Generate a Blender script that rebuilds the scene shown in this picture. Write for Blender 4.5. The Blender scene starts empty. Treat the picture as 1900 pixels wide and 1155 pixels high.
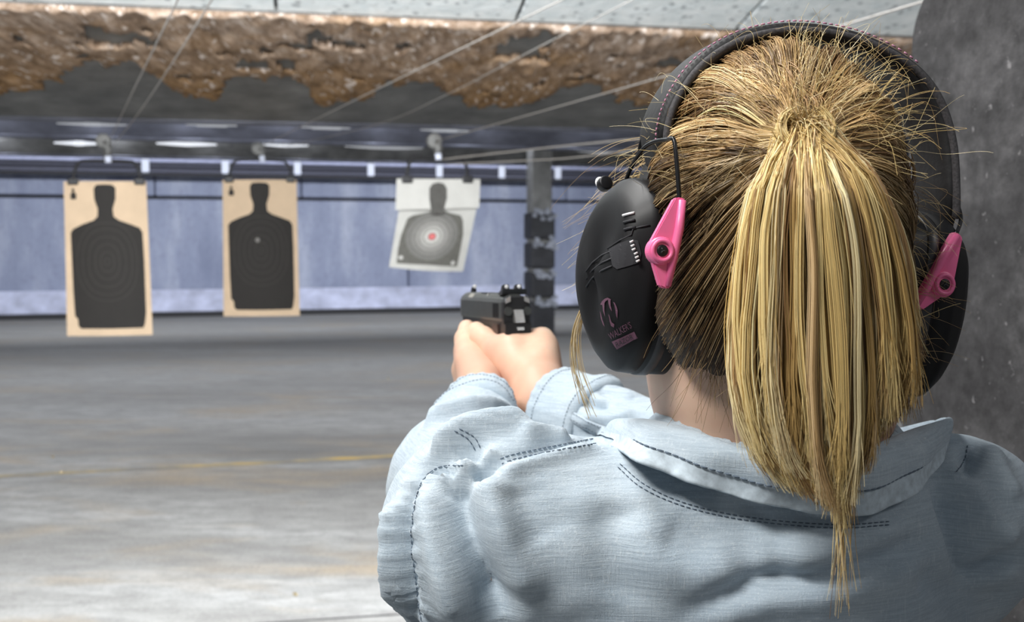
import bpy, bmesh, math, random
import numpy as np
from mathutils import Vector, Matrix
from mathutils.bvhtree import BVHTree

random.seed(7)
rng = np.random.default_rng(11)
SC = bpy.context.scene
COL = SC.collection
PI = math.pi

# ---------------------------------------------------------------- camera
EYE = np.array([0.0, 0.0, 1.6])
PITCH = math.atan((577.5 - 445) / 1900)          # camera looks slightly down
FWD = np.array([0, math.cos(PITCH), -math.sin(PITCH)])
UPV = np.array([0, math.sin(PITCH), math.cos(PITCH)])
RGT = np.array([1.0, 0, 0])
cd = bpy.data.cameras.new('camera')
cam = bpy.data.objects.new('camera', cd)
COL.objects.link(cam)
cam.location = EYE
cam.rotation_euler = (PI / 2 - PITCH, 0, 0)
cd.sensor_width = 36
cd.lens = 36
cd.clip_start = 0.02
cd.clip_end = 200
cd.dof.use_dof = True
cd.dof.focus_distance = 0.52
cd.dof.aperture_fstop = 15
SC.camera = cam

# ---------------------------------------------------------------- world and exposure
SC.view_settings.view_transform = 'Standard'
SC.view_settings.look = 'None'
SC.view_settings.gamma = 1
SC.view_settings.use_curve_mapping = False
SC.view_settings.exposure = 0.0
wd = bpy.data.worlds.new('world')
SC.world = wd
wd.use_nodes = True
wd.node_tree.nodes['Background'].inputs[0].default_value = (0.86, 0.93, 1.0, 1)
wd.node_tree.nodes['Background'].inputs[1].default_value = 0.15

# ---------------------------------------------------------------- frames
AZ = math.radians(15)                             # the lanes run 15 degrees left of the camera axis
VAX = np.array([-math.sin(AZ), math.cos(AZ), 0])
UAX = np.array([math.cos(AZ), math.sin(AZ), 0])


def R(u, v, z, az=AZ):
    return np.array([u * math.cos(az) - v * math.sin(az), u * math.sin(az) + v * math.cos(az), z])


def ray(px, py):
    return FWD + RGT * ((px - 950) / 1900) + UPV * ((577.5 - py) / 1900)


def W(px, py, d):
    return EYE + ray(px, py) * d


def onV(px, py, v, az=AZ):
    r = ray(px, py)
    vx = np.array([-math.sin(az), math.cos(az), 0])
    return EYE + r * (v / r.dot(vx))


def onZ(px, py, z):
    r = ray(px, py)
    return EYE + r * ((z - 1.6) / r[2])


# ---------------------------------------------------------------- lamps
def area(name, loc, aim, size, sy, power, col=(1, 1, 1)):
    l = bpy.data.lights.new(name, 'AREA')
    l.shape = 'RECTANGLE'
    l.size = size
    l.size_y = sy
    l.energy = power
    l.color = col
    o = bpy.data.objects.new(name, l)
    COL.objects.link(o)
    o.location = loc
    o.rotation_euler = (Vector(aim) - Vector(loc)).to_track_quat('-Z', 'Y').to_euler()
    return o


def point(name, loc, power, rad=0.04, col=(1, 1, 1)):
    l = bpy.data.lights.new(name, 'POINT')
    l.energy = power
    l.shadow_soft_size = rad
    l.color = col
    o = bpy.data.objects.new(name, l)
    COL.objects.link(o)
    o.location = loc
    return o


area('booth_lamp', (-0.45, 0.95, 2.75), (0.0, 0.75, 1.4), 0.9, 0.3, 22, (1, 0.99, 0.97))
area('walkway_lamp', (-0.75, -0.15, 2.7), (0.15, 0.7, 1.4), 0.6, 0.3, 29, (1, 0.98, 0.95))
area('right_lane_lamp', (1.7, -0.2, 2.7), (0.6, 0.9, 1.5), 0.6, 0.3, 7, (1, 0.98, 0.96))
area('apron_lamp', tuple(R(-0.6, 2.3, 2.95)), tuple(R(-0.8, 5.0, 0.4)), 4.0, 0.3, 255, (0.97, 0.99, 1))
area('ceiling_fill', tuple(R(0.2, 1.3, 2.35)), tuple(R(0.5, 5.2, 2.8)), 3.0, 0.2, 140, (0.97, 0.99, 1))  # added unseen fill that brightens the white ceiling boards and brown baffle
for v_, z_, p_ in ((8.9, 2.85, 110), (12.8, 3.0, 210), (17.6, 3.15, 500)):
    area('range_lamp', tuple(R(1.0, v_, z_)), tuple(R(1.0, v_ + (5 if v_ > 15 else 0.9), 1.2 if v_ > 15 else 0)), 16, 0.12, p_, (0.93, 0.96, 1))

# ---------------------------------------------------------------- object helpers


def link(name, me, mats=None, parent=None):
    o = bpy.data.objects.new(name, me)
    COL.objects.link(o)
    if mats is not None:
        for m in (mats if isinstance(mats, (list, tuple)) else [mats]):
            me.materials.append(m)
    if parent is not None:
        o.parent = parent
        if parent.type == 'EMPTY':
            o.matrix_parent_inverse = Matrix.Translation([-c for c in parent.location])
    return o


def thing(name, loc, label, cat, group=None):
    o = bpy.data.objects.new(name, None)
    COL.objects.link(o)
    o.empty_display_size = 0.05
    o.location = [float(c) for c in loc]
    return tag(o, label, cat, group)


def tag(o, label=None, cat=None, group=None, kind=None):
    if label:
        o['label'] = label
    if cat:
        o['category'] = cat
    if group:
        o['group'] = group
    if kind:
        o['kind'] = kind
    return o


def structure(o, label=None):
    return tag(o, label, None, None, 'structure')


def fastmesh(name, V, F, smooth=True, col=None):
    """V (n,3), F (m,k) index arrays -> mesh"""
    V = np.asarray(V, dtype=np.float32)
    F = np.asarray(F, dtype=np.int32)
    me = bpy.data.meshes.new(name)
    me.vertices.add(len(V))
    me.vertices.foreach_set('co', V.ravel())
    k = F.shape[1]
    me.loops.add(F.size)
    me.loops.foreach_set('vertex_index', F.ravel())
    me.polygons.add(len(F))
    me.polygons.foreach_set('loop_start', np.arange(0, F.size, k, dtype=np.int32))
    me.polygons.foreach_set('loop_total', np.full(len(F), k, dtype=np.int32))
    me.update(calc_edges=True)
    if smooth:
        me.polygons.foreach_set('use_smooth', np.ones(len(F), dtype=bool))
    if col is not None:
        a = me.color_attributes.new('Col', 'FLOAT_COLOR', 'POINT')
        c4 = np.ones((len(V), 4), dtype=np.float32)
        c4[:, :3] = col
        a.data.foreach_set('color', c4.ravel())
    return me


def bmesh_obj(name, bm, mats, parent=None, smooth=False, recalc=True):
    if recalc:
        bmesh.ops.recalc_face_normals(bm, faces=bm.faces)
    me = bpy.data.meshes.new(name)
    bm.to_mesh(me)
    bm.free()
    if smooth:
        me.polygons.foreach_set('use_smooth', np.ones(len(me.polygons), dtype=bool))
    return link(name, me, mats, parent)


def hexa(bm, P):
    """eight corners: bottom loop 0-3, top loop 4-7"""
    v = [bm.verts.new([float(c) for c in p]) for p in P]
    for f in ((0, 3, 2, 1), (4, 5, 6, 7), (0, 1, 5, 4), (1, 2, 6, 5), (2, 3, 7, 6), (3, 0, 4, 7)):
        bm.faces.new([v[i] for i in f])


def rbox(bm, u0, u1, v0, v1, z0, z1, az=AZ):
    hexa(bm, [R(u0, v0, z0, az), R(u1, v0, z0, az), R(u1, v1, z0, az), R(u0, v1, z0, az),
              R(u0, v0, z1, az), R(u1, v0, z1, az), R(u1, v1, z1, az), R(u0, v1, z1, az)])


def bevelled(bm, w, seg=2):
    bmesh.ops.bevel(bm, geom=list(bm.edges), offset=w, segments=seg, affect='EDGES', profile=0.6)


def catmull(P, n, closed=False):
    P = np.asarray(P, dtype=float)
    m = len(P)
    if closed:
        Q = np.vstack([P[-1:], P, P[:2]])
        segs = m
    else:
        Q = np.vstack([2 * P[0] - P[1], P, 2 * P[-1] - P[-2]])
        segs = m - 1
    t = np.linspace(0, segs, n, endpoint=not closed)
    i = np.minimum(t.astype(int), segs - 1)
    f = (t - i)[:, None]
    a, b, c, d = Q[i], Q[i + 1], Q[i + 2], Q[i + 3]
    return 0.5 * (2 * b + (c - a) * f + (2 * a - 5 * b + 4 * c - d) * f ** 2 + (3 * b - a - 3 * c + d) * f ** 3)


def tube_arrays(P, rad, sides=8, closed=False, cap=True):
    P = np.asarray(P, dtype=float)
    n = len(P)
    rad = np.broadcast_to(np.asarray(rad, dtype=float), (n,))
    T = np.gradient(P, axis=0)
    if closed:
        T = np.roll(P, -1, 0) - np.roll(P, 1, 0)
    T /= np.linalg.norm(T, axis=1)[:, None] + 1e-12
    ref = np.array([0.0, 0, 1]) if abs(T[0][2]) < 0.9 else np.array([1.0, 0, 0])
    N = np.zeros_like(P)
    x = ref - T[0] * ref.dot(T[0])
    for i in range(n):
        x = x - T[i] * x.dot(T[i])
        x /= np.linalg.norm(x) + 1e-12
        N[i] = x
    B = np.cross(T, N)
    a = np.arange(sides) * 2 * PI / sides
    V = P[:, None, :] + rad[:, None, None] * (np.cos(a)[None, :, None] * N[:, None, :] + np.sin(a)[None, :, None] * B[:, None, :])
    V = V.reshape(-1, 3)
    F = []
    rows = n if closed else n - 1
    for i in range(rows):
        j = (i + 1) % n
        for k in range(sides):
            k2 = (k + 1) % sides
            F.append((i * sides + k, i * sides + k2, j * sides + k2, j * sides + k))
    if cap and not closed:
        F.append(tuple(range(sides))[::-1])
        F.append(tuple((n - 1) * sides + k for k in range(sides)))
    return V, F


def add_tube(bm, P, rad, sides=8, closed=False):
    V, F = tube_arrays(P, rad, sides, closed)
    vs = [bm.verts.new(v) for v in V]
    for f in F:
        bm.faces.new([vs[i] for i in f])


def tube(name, P, rad, mat, parent=None, sides=8, closed=False):
    bm = bmesh.new()
    add_tube(bm, P, rad, sides, closed)
    return bmesh_obj(name, bm, mat, parent, smooth=True)


def disc_between(bm, a, b, rad, sides=20, bev=0.0):
    """a short solid cylinder from a to b with softened ends"""
    a, b = np.asarray(a, float), np.asarray(b, float)
    if bev:
        d = (b - a) / np.linalg.norm(b - a)
        add_tube(bm, [a, a + d * bev * 0.3, a + d * bev, b - d * bev, b - d * bev * 0.3, b], [rad - bev, rad - bev * 0.3, rad, rad, rad - bev * 0.3, rad - bev], sides)
    else:
        add_tube(bm, [a, b], rad, sides)


# ---------------------------------------------------------------- materials


class NT:
    def __init__(s, name):
        s.m = bpy.data.materials.new(name)
        s.m.use_nodes = True
        s.t = s.m.node_tree
        s.b = s.t.nodes['Principled BSDF']
        s.tc = s.t.nodes.new('ShaderNodeTexCoord')

    def n(s, typ, **kw):
        nd = s.t.nodes.new(typ)
        for k, v in kw.items():
            setattr(nd, k, v)
        return nd

    def l(s, a, b):
        s.t.links.new(a, b)

    def mapping(s, scale=(1, 1, 1), rot=(0, 0, 0), loc=(0, 0, 0), src='Object'):
        mp = s.n('ShaderNodeMapping')
        mp.inputs['Scale'].default_value = scale
        mp.inputs['Rotation'].default_value = rot
        mp.inputs['Location'].default_value = loc
        s.l(s.tc.outputs[src], mp.inputs[0])
        return mp.outputs[0]

    def noise(s, vec, scale=5, detail=4, rough=0.55, dist=0.0):
        nd = s.n('ShaderNodeTexNoise')
        nd.inputs['Scale'].default_value = scale
        nd.inputs['Detail'].default_value = detail
        nd.inputs['Roughness'].default_value = rough
        nd.inputs['Distortion'].default_value = dist
        s.l(vec, nd.inputs['Vector'])
        return nd.outputs['Fac']

    def voro(s, vec, scale=5, feature='F1'):
        nd = s.n('ShaderNodeTexVoronoi', feature=feature)
        nd.inputs['Scale'].default_value = scale
        s.l(vec, nd.inputs['Vector'])
        return nd.outputs['Distance']

    def ramp(s, fac, stops):
        nd = s.n('ShaderNodeValToRGB')
        e = nd.color_ramp.elements
        while len(e) < len(stops):
            e.new(0.5)
        for el, (p, c) in zip(e, stops):
            el.position = p
            el.color = (c, c, c, 1) if isinstance(c, (int, float)) else (*c, 1)
        s.l(fac, nd.inputs[0])
        return nd.outputs[0]

    def mix(s, fac, a, b, mode='MIX'):
        nd = s.n('ShaderNodeMix', data_type='RGBA', blend_type=mode)
        for sock, v in ((nd.inputs[0], fac), (nd.inputs[6], a), (nd.inputs[7], b)):
            if isinstance(v, (int, float)):
                sock.default_value = v
            elif isinstance(v, tuple):
                sock.default_value = (*v, 1)
            else:
                s.l(v, sock)
        return nd.outputs[2]

    def bump(s, h, strength=0.3, dist=0.01):
        nd = s.n('ShaderNodeBump')
        nd.inputs['Strength'].default_value = strength
        nd.inputs['Distance'].default_value = dist
        s.l(h, nd.inputs['Height'])
        s.l(nd.outputs[0], s.b.inputs['Normal'])

    def out(s, color=None, rough=0.6, metal=0.0, spec=0.5):
        if color is not None:
            if isinstance(color, tuple):
                s.b.inputs['Base Color'].default_value = (*color, 1)
            else:
                s.l(color, s.b.inputs['Base Color'])
        if isinstance(rough, (int, float)):
            s.b.inputs['Roughness'].default_value = rough
        else:
            s.l(rough, s.b.inputs['Roughness'])
        s.b.inputs['Metallic'].default_value = metal
        s.b.inputs['Specular IOR Level'].default_value = spec
        return s.m


def simple(name, c, rough=0.5, metal=0.0, var=0.12, scale=60, bump=0.0, spec=0.5):
    t = NT(name)
    vec = t.mapping()
    f = t.noise(vec, scale, 4)
    lo = tuple(x * (1 - var) for x in c)
    hi = tuple(min(1, x * (1 + var)) for x in c)
    colr = t.ramp(f, [(0.3, lo), (0.7, hi)])
    if bump:
        t.bump(f, bump, 0.002)
    return t.out(colr, rough, metal, spec)


# concrete floor with traffic smears running across the lanes
t = NT('concrete_floor')
along = t.mapping(rot=(0, 0, -AZ), scale=(0.16, 0.75, 1))
fine = t.mapping(rot=(0, 0, -AZ), scale=(1, 3.0, 1))
n1 = t.noise(along, 1.3, 6, 0.62, 0.5)
n2 = t.noise(fine, 3.2, 8, 0.65, 0.4)
n3 = t.noise(t.mapping(), 60, 4, 0.6)
base = t.ramp(n1, [(0.30, (0.24, 0.236, 0.228)), (0.44, (0.38, 0.375, 0.365)), (0.56, (0.50, 0.50, 0.495)), (0.7, (0.58, 0.585, 0.59))])
base = t.mix(t.ramp(n2, [(0.40, 0.55), (0.60, 0.0)]), base, (0.24, 0.235, 0.23))
st = t.noise(t.mapping(rot=(0, 0, -AZ), scale=(0.35, 0.9, 1), loc=(3.1, 1.7, 0)), 1.6, 5, 0.6, 0.5)
base = t.mix(t.ramp(st, [(0.52, 0.0), (0.68, 0.7)]), base, (0.46, 0.37, 0.265))
n5 = t.noise(t.mapping(loc=(7, 2, 0)), 11, 8, 0.75)
base = t.mix(t.ramp(n5, [(0.48, 0.0), (0.66, 0.5)]), base, (0.27, 0.265, 0.26))
base = t.mix(0.5, base, t.ramp(n3, [(0.3, 0.25), (0.7, 0.8)]), 'SOFT_LIGHT')
sep = t.n('ShaderNodeSeparateXYZ')
t.l(t.mapping(rot=(0, 0, -AZ), scale=(0.01, 0.05, 1)), sep.inputs[0])
ad = t.n('ShaderNodeMath', operation='MULTIPLY_ADD')
t.l(n1, ad.inputs[0])
ad.inputs[1].default_value = 0.5
t.l(sep.outputs[1], ad.inputs[2])
base = t.mix(t.ramp(ad.outputs[0], [(0.60, 0.0), (0.95, 0.62)]), base, (0.17, 0.17, 0.168))   # floor colour darkens downrange
t.bump(n2, 0.15, 0.01)
M_FLOOR = t.out(base, 0.7, 0, 0.35)

t = NT('worn_yellow_paint')
n = t.noise(t.mapping(rot=(0, 0, -AZ), scale=(1.2, 4, 1)), 1.7, 6, 0.65)
M_YELLOW = t.out(t.ramp(n, [(0.42, (0.30, 0.285, 0.26)), (0.53, (0.45, 0.38, 0.25)), (0.66, (0.78, 0.54, 0.16))]), 0.7)

t = NT('blue_rubber_wall')
n = t.noise(t.mapping(scale=(1, 1, 0.25)), 1.6, 6, 0.6)
n2 = t.noise(t.mapping(scale=(1.2, 1.2, 1.0)), 9, 6, 0.7)
c = t.ramp(n, [(0.3, (0.20, 0.23, 0.34)), (0.5, (0.275, 0.31, 0.435)), (0.72, (0.45, 0.485, 0.60))])
c = t.mix(t.ramp(n2, [(0.5, 0.0), (0.75, 0.45)]), c, (0.13, 0.14, 0.22))
t.bump(n2, 0.3, 0.02)
M_BLUE = t.out(c, 0.65)
M_LEDGE = simple('pale_deflector', (0.55, 0.58, 0.75), 0.5, var=0.25, scale=3)
M_DARKGAP = simple('black_rubber', (0.02, 0.02, 0.024), 0.7)

# torn brown sound panel
t = NT('torn_brown_fibreboard')
n = t.noise(t.mapping(scale=(1, .32, 1)), 15, 8, 0.72, 0.2)
n2 = t.noise(t.mapping(scale=(1, .32, 1), loc=(4, 1, 2)), 10, 7, 0.75)
n3 = t.noise(t.mapping(loc=(9, 5, 2)), 2.2, 5, 0.6)
n4 = t.noise(t.mapping(scale=(1, .32, 1), loc=(1, 8, 3)), 22, 3, 0.6)
sep = t.n('ShaderNodeSeparateXYZ')
t.l(t.mapping(rot=(0, 0, -math.radians(10.5))), sep.inputs[0])
mr = t.n('ShaderNodeMapRange')
mr.inputs[1].default_value, mr.inputs[2].default_value = 5.7, 7.0
t.l(sep.outputs[1], mr.inputs[0])
c = t.ramp(n, [(0.30, (0.14, 0.098, 0.07)), (0.45, (0.27, 0.19, 0.135)), (0.55, (0.41, 0.31, 0.24)), (0.70, (0.60, 0.50, 0.43))])
rust = t.ramp(n, [(0.34, (0.15, 0.085, 0.036)), (0.5, (0.31, 0.18, 0.08)), (0.68, (0.46, 0.29, 0.15))])
c = t.mix(t.ramp(n3, [(0.52, 0.0), (0.68, 0.7)]), c, rust)
c = t.mix(mr.outputs[0], c, rust)
c = t.mix(t.ramp(n2, [(0.57, 0.0), (0.68, 0.8)]), c, (0.06, 0.045, 0.038))
c = t.mix(t.ramp(n4, [(0.60, 0.0), (0.65, 0.95)]), c, (0.70, 0.61, 0.55))
t.bump(n2, 0.3, 0.03)
M_BROWN = t.out(c, 0.9, 0, 0.2)

t = NT('soot_grey_steel')
n = t.noise(t.mapping(scale=(1, 1, 2)), 3, 7, 0.65)
n2 = t.noise(t.mapping(), 40, 4, 0.6)
c = t.ramp(n, [(0.3, (0.085, 0.086, 0.085)), (0.6, (0.19, 0.19, 0.185)), (0.8, (0.30, 0.30, 0.29))])
c = t.mix(t.ramp(n2, [(0.55, 0.0), (0.75, 0.4)]), c, (0.05, 0.05, 0.05))
t.bump(n2, 0.3, 0.01)
M_SOOT = t.out(c, 0.55, 0.3)
t = NT('blue_grey_steel')
n = t.noise(t.mapping(scale=(1, 1, 2)), 3, 6, 0.6)
c = t.ramp(n, [(0.3, (0.10, 0.105, 0.13)), (0.7, (0.20, 0.21, 0.26))])
M_STEEL = t.out(c, 0.42, 0.55)

t = NT('pitted_white_board')
n = t.noise(t.mapping(), 9, 6, 0.65)
vo = t.voro(t.mapping(), 15)
n2 = t.noise(t.mapping(loc=(2, 2, 2)), 13, 6, 0.72)
c = t.ramp(n, [(0.3, (0.62, 0.68, 0.70)), (0.6, (0.80, 0.84, 0.85)), (0.8, (0.90, 0.92, 0.92))])
c = t.mix(t.ramp(vo, [(0.16, 0.8), (0.30, 0.0)]), c, (0.26, 0.29, 0.31))
c = t.mix(t.ramp(n2, [(0.62, 0.0), (0.72, 0.7)]), c, (0.20, 0.22, 0.23))
t.bump(n2, 0.5, 0.02)
M_WHITEB = t.out(c, 0.8)

t = NT('mottled_grey_partition')
n = t.noise(t.mapping(), 9, 8, 0.7, 0.2)
n2 = t.noise(t.mapping(loc=(5, 3, 1)), 55, 5, 0.65)
n3 = t.noise(t.mapping(loc=(2, 7, 1)), 85, 3, 0.55)
c = t.ramp(n, [(0.30, (0.028, 0.027, 0.029)), (0.5, (0.054, 0.053, 0.055)), (0.72, (0.115, 0.112, 0.116))])
c = t.mix(0.6, c, t.ramp(n2, [(0.3, 0.25), (0.7, 0.8)]), 'OVERLAY')
c = t.mix(t.ramp(n3, [(0.68, 0.0), (0.75, 0.6)]), c, (0.045, 0.045, 0.05))
c = t.mix(t.ramp(n3, [(0.26, 0.4), (0.33, 0.0)]), c, (0.42, 0.41, 0.42))
t.bump(n2, 0.35, 0.004)
M_PART = t.out(c, 0.75, 0, 0.3)

M_CABLE = simple('galvanised_cable', (0.33, 0.31, 0.29), 0.45, 0.4, scale=200)
M_BLACK = simple('black_metal', (0.012, 0.012, 0.014), 0.45, 0.3)
M_PIPE = simple('rail_blue_steel', (0.30, 0.32, 0.46), 0.45, 0.4, scale=8)
M_PIPE2 = simple('rail_dark_steel', (0.035, 0.037, 0.06), 0.45, 0.4, scale=8)
M_CLIPW = simple('white_clamp', (0.68, 0.72, 0.86), 0.4)
M_TAN = simple('tan_cardboard', (0.66, 0.50, 0.345), 0.8, var=0.06, scale=9)
M_TAN2 = simple('tan_board_edge', (0.80, 0.70, 0.55), 0.8)
M_INK = simple('black_print', (0.017, 0.0145, 0.0125), 0.75, var=0.1, scale=20)
M_RING = simple('grey_ring_print', (0.040, 0.036, 0.032), 0.75)
M_PAPERW = simple('white_paper', (0.50, 0.495, 0.47), 0.8, var=0.05, scale=12)
M_RED = simple('red_print', (0.62, 0.16, 0.16), 0.7)
M_COL = simple('column_grey', (0.24, 0.24, 0.235), 0.7, var=0.25, scale=6)
M_WRAP = simple('column_rubber', (0.035, 0.036, 0.042), 0.6, var=0.3, scale=5)
M_FRAY = simple('frayed_white_tape', (0.33, 0.35, 0.41), 0.8, var=0.4, scale=14)
M_BRASS = simple('brass', (0.75, 0.6, 0.32), 0.3, 0.9)

# ================================================================ THE RANGE
# ---- floor
bm = bmesh.new()
for f in ([(-14, -2.2), (14, -2.2), (14, 24.5), (-14, 24.5)],):
    vs = [bm.verts.new(R(u, v, 0)) for u, v in f]
    bm.faces.new(vs)
floor = structure(bmesh_obj('floor', bm, M_FLOOR), 'stained grey concrete range floor')
for f in floor.data.polygons:
    pass


def floor_strip(name, pxs, w, mat, z=0.002):
    P = catmull([onZ(px, py, z) for px, py in pxs], 24)
    bm = bmesh.new()
    prev = None
    for i, p in enumerate(P):
        d = P[min(i + 1, 23)] - P[max(i - 1, 0)]
        s = np.array([-d[1], d[0], 0]) / np.linalg.norm(d) * w * (0.5 + 0.06 * math.sin(i * 2.1))
        a, b = bm.verts.new(p + s), bm.verts.new(p - s)
        if prev:
            bm.faces.new((prev[0], a, b, prev[1]))
        prev = (a, b)
    return bmesh_obj(name, bm, mat, floor)


tag(floor_strip('painted_line', [(-250, 899), (0, 884), (400, 863), (750, 845), (1250, 817)], 0.10, M_YELLOW), 'worn yellow line across the floor')
floor_strip('floor_seam', [(420, 1162), (640, 1147), (900, 1130), (1300, 1100)], 0.012, M_DARKGAP)

# ---- back wall: rubber panels in two rows, pale deflector at the foot
bm = bmesh.new()
rbox(bm, -14, 16, 23.25, 23.5, 0, 4.2)
wall = structure(bmesh_obj('wall_back', bm, M_DARKGAP), 'blue-grey rubber panelled back wall of the range')


def zwall(py, px=540, v=23.0):
    return onV(px, py, v)[2]


z1, z2, z3, z4 = zwall(535), zwall(372), zwall(366), zwall(322)
pw = 3.05
for row, (za, zb) in enumerate(((z1 - 0.08, z2), (z3, z4 + 0.35))):
    for i in range(9):
        u0 = -11.5 + i * pw + 0.7 * row
        bm = bmesh.new()
        rbox(bm, u0, u0 + pw - 0.025, 23.0 + 0.02 * math.sin(i * 2.3 + row), 23.25, za, zb)
        bevelled(bm, 0.02, 1)
        bmesh_obj('rubber_panel', bm, M_BLUE, wall)
bm = bmesh.new()
hexa(bm, [R(-14, 22.45, 0.0), R(16, 22.45, 0.0), R(16, 23.02, 0.0), R(-14, 23.02, 0.0),
          R(-14, 22.55, 0.12), R(16, 22.55, 0.12), R(16, 22.98, z1), R(-14, 22.98, z1)])
structure(bmesh_obj('trim_1', bm, M_LEDGE), 'pale sloped deflector along the foot of the back wall')
bm = bmesh.new()
rbox(bm, -14, 16, 22.2, 22.44, 0, 0.10)
structure(bmesh_obj('trim_2', bm, M_DARKGAP), 'low dark kerb in front of the back wall')

for nm, u0, u1 in (('wall_left', -9.3, -9.1), ('wall_right', 13.0, 13.2)):
    bm = bmesh.new()
    rbox(bm, u0, u1, 2.0, 23.3, 0, 4.2)
    structure(bmesh_obj(nm, bm, M_SOOT))

# ---- ceiling
AZB = math.radians(10.5)
bm = bmesh.new()
rbox(bm, -14, 16, 5.0, 23.5, 4.1, 4.2)
structure(bmesh_obj('ceiling', bm, M_SOOT))

# white board panels on the near ceiling slope, built tile by tile
zc = onV(960, 40, 5.35, AZB)[2]


def slope_pt(u, v):
    return R(u, v, zc + (5.35 - v) * 0.22, AZB)


bm = bmesh.new()
hexa(bm, [slope_pt(-7, 3.3) + [0, 0, .03], slope_pt(9, 3.3) + [0, 0, .03], slope_pt(9, 5.34) + [0, 0, .03], slope_pt(-7, 5.34) + [0, 0, .03],
          slope_pt(-7, 3.3) + [0, 0, .08], slope_pt(9, 3.3) + [0, 0, .08], slope_pt(9, 5.34) + [0, 0, .08], slope_pt(-7, 5.34) + [0, 0, .08]])
cboard = structure(bmesh_obj('ceiling_near', bm, M_DARKGAP), 'white pitted board ceiling above the firing line')
cboard.name = 'ceiling.001'
u0 = onV(960, 40, 5.35, AZB)
ucut = float(np.dot(u0, [math.cos(AZB), math.sin(AZB), 0]))
for i in range(-5, 6):
    ua, ub = ucut + i * 1.22, ucut + (i + 1) * 1.22 - 0.018
    for va, vb in ((3.3, 4.1), (4.115, 5.35)):
        bm = bmesh.new()
        dz = np.array([0, 0, 0.028 - rng.random() * 0.008])
        jit = rng.random() * 0.012
        lo = [slope_pt(ua, va), slope_pt(ub, va), slope_pt(ub, vb - jit), slope_pt(ua, vb - jit)]
        hexa(bm, lo + [p + dz for p in lo])
        bevelled(bm, 0.006, 1)
        bmesh_obj('white_board', bm, M_WHITEB, cboard)

# ---- near baffle: grey steel slope under a torn brown fibreboard facing
BZ0 = zc - 0.004
BV0, BV1 = 5.35, 7.85
bz1 = onV(540, 228, BV1, AZB)[2]
baffle = thing('ceiling_baffle', R(0, 5.35, 2.75, AZB), 'slanted overhead baffle of grey steel under torn brown fibreboard', 'baffle')


def baf(u, s, off=0.0):
    """s 0..1 from the near top edge to the far lower edge; off = distance proud of the steel"""
    nv = np.array([-(BV1 - BV0), 0, 0])
    v = BV0 + (BV1 - BV0) * s
    z = BZ0 + (bz1 - BZ0) * s
    sl = math.hypot(BV1 - BV0, BZ0 - bz1)
    return R(u, v - off * (BZ0 - bz1) / sl, z - off * (BV1 - BV0) / sl, AZB)


bm = bmesh.new()
hexa(bm, [baf(-9, 0), baf(11, 0), baf(11, 1), baf(-9, 1), baf(-9, 0, -.06), baf(11, 0, -.06), baf(11, 1, -.06), baf(-9, 1, -.06)])
bmesh_obj('steel_plate', bm, M_SOOT, baffle)
lip = bmesh.new()
add_tube(lip, [baf(-9 + k * 0.5, 1.0, 0.0) + np.array([0, 0, 0.01]) for k in range(41)], 0.035, 10)
bmesh_obj('lower_edge_pipe', lip, M_STEEL, baffle, smooth=True)

# ragged facing: its torn edge follows the photograph's scallops
edge_px = [(-260, 165), (-60, 172), (40, 172), (92, 165), (120, 140), (150, 122), (255, 118), (300, 150), (330, 172), (372, 185), (412, 188),
           (420, 150), (480, 142), (560, 150), (585, 190), (640, 193), (690, 186), (720, 158), (790, 150), (830, 170), (880, 198), (960, 200),
           (1000, 190), (1040, 165), (1100, 160), (1150, 190), (1260, 196), (1400, 185), (1600, 190), (1900, 190)]
eu, es = [], []
nb = np.cross(baf(1, 0) - baf(0, 0), baf(0, 1) - baf(0, 0))
for px, py in edge_px:
    r_ = ray(px, py)
    p = EYE + r_ * (nb.dot(baf(0, 0) - EYE) / nb.dot(r_))
    eu.append(float(p.dot([math.cos(AZB), math.sin(AZB), 0])))
    vv = float(p.dot([-math.sin(AZB), math.cos(AZB), 0]))
    es.append((vv - BV0) / (BV1 - BV0))
NU, NS = 420, 60
us = np.linspace(-4.5, 6.5, NU)


def vnoise(seed, n, k):
    g = np.random.default_rng(seed).normal(size=(n, k))
    return g


def smooth2(a, it):
    for _ in range(it):
        a = (a + np.roll(a, 1, 0) + np.roll(a, -1, 0) + np.roll(a, 1, 1) + np.roll(a, -1, 1)) / 5
    return a / (a.std() + 1e-9)




def smooth_s(a, it):
    for _ in range(it):
        a = (a + np.roll(a, 1, 1) + np.roll(a, -1, 1)) / 3
    return a / (a.std() + 1e-9)


relief = 0.6 * smooth_s(smooth2(vnoise(3, NU, NS), 2), 5) + 0.5 * smooth_s(vnoise(4, NU, NS), 3)
holes = smooth2(vnoise(5, NU, NS), 3)
edge_s = np.interp(us, eu, es) + 0.020 * smooth2(vnoise(8, NU, 8), 2)[:, 0] + 0.013 * vnoise(9, NU, 1)[:, 0]


def on_baffle(px, py):
    r_ = ray(px, py)
    p = EYE + r_ * (nb.dot(baf(0, 0) - EYE) / nb.dot(r_))
    return float(p.dot([math.cos(AZB), math.sin(AZB), 0])), (float(p.dot([-math.sin(AZB), math.cos(AZB), 0])) - BV0) / (BV1 - BV0)


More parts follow.
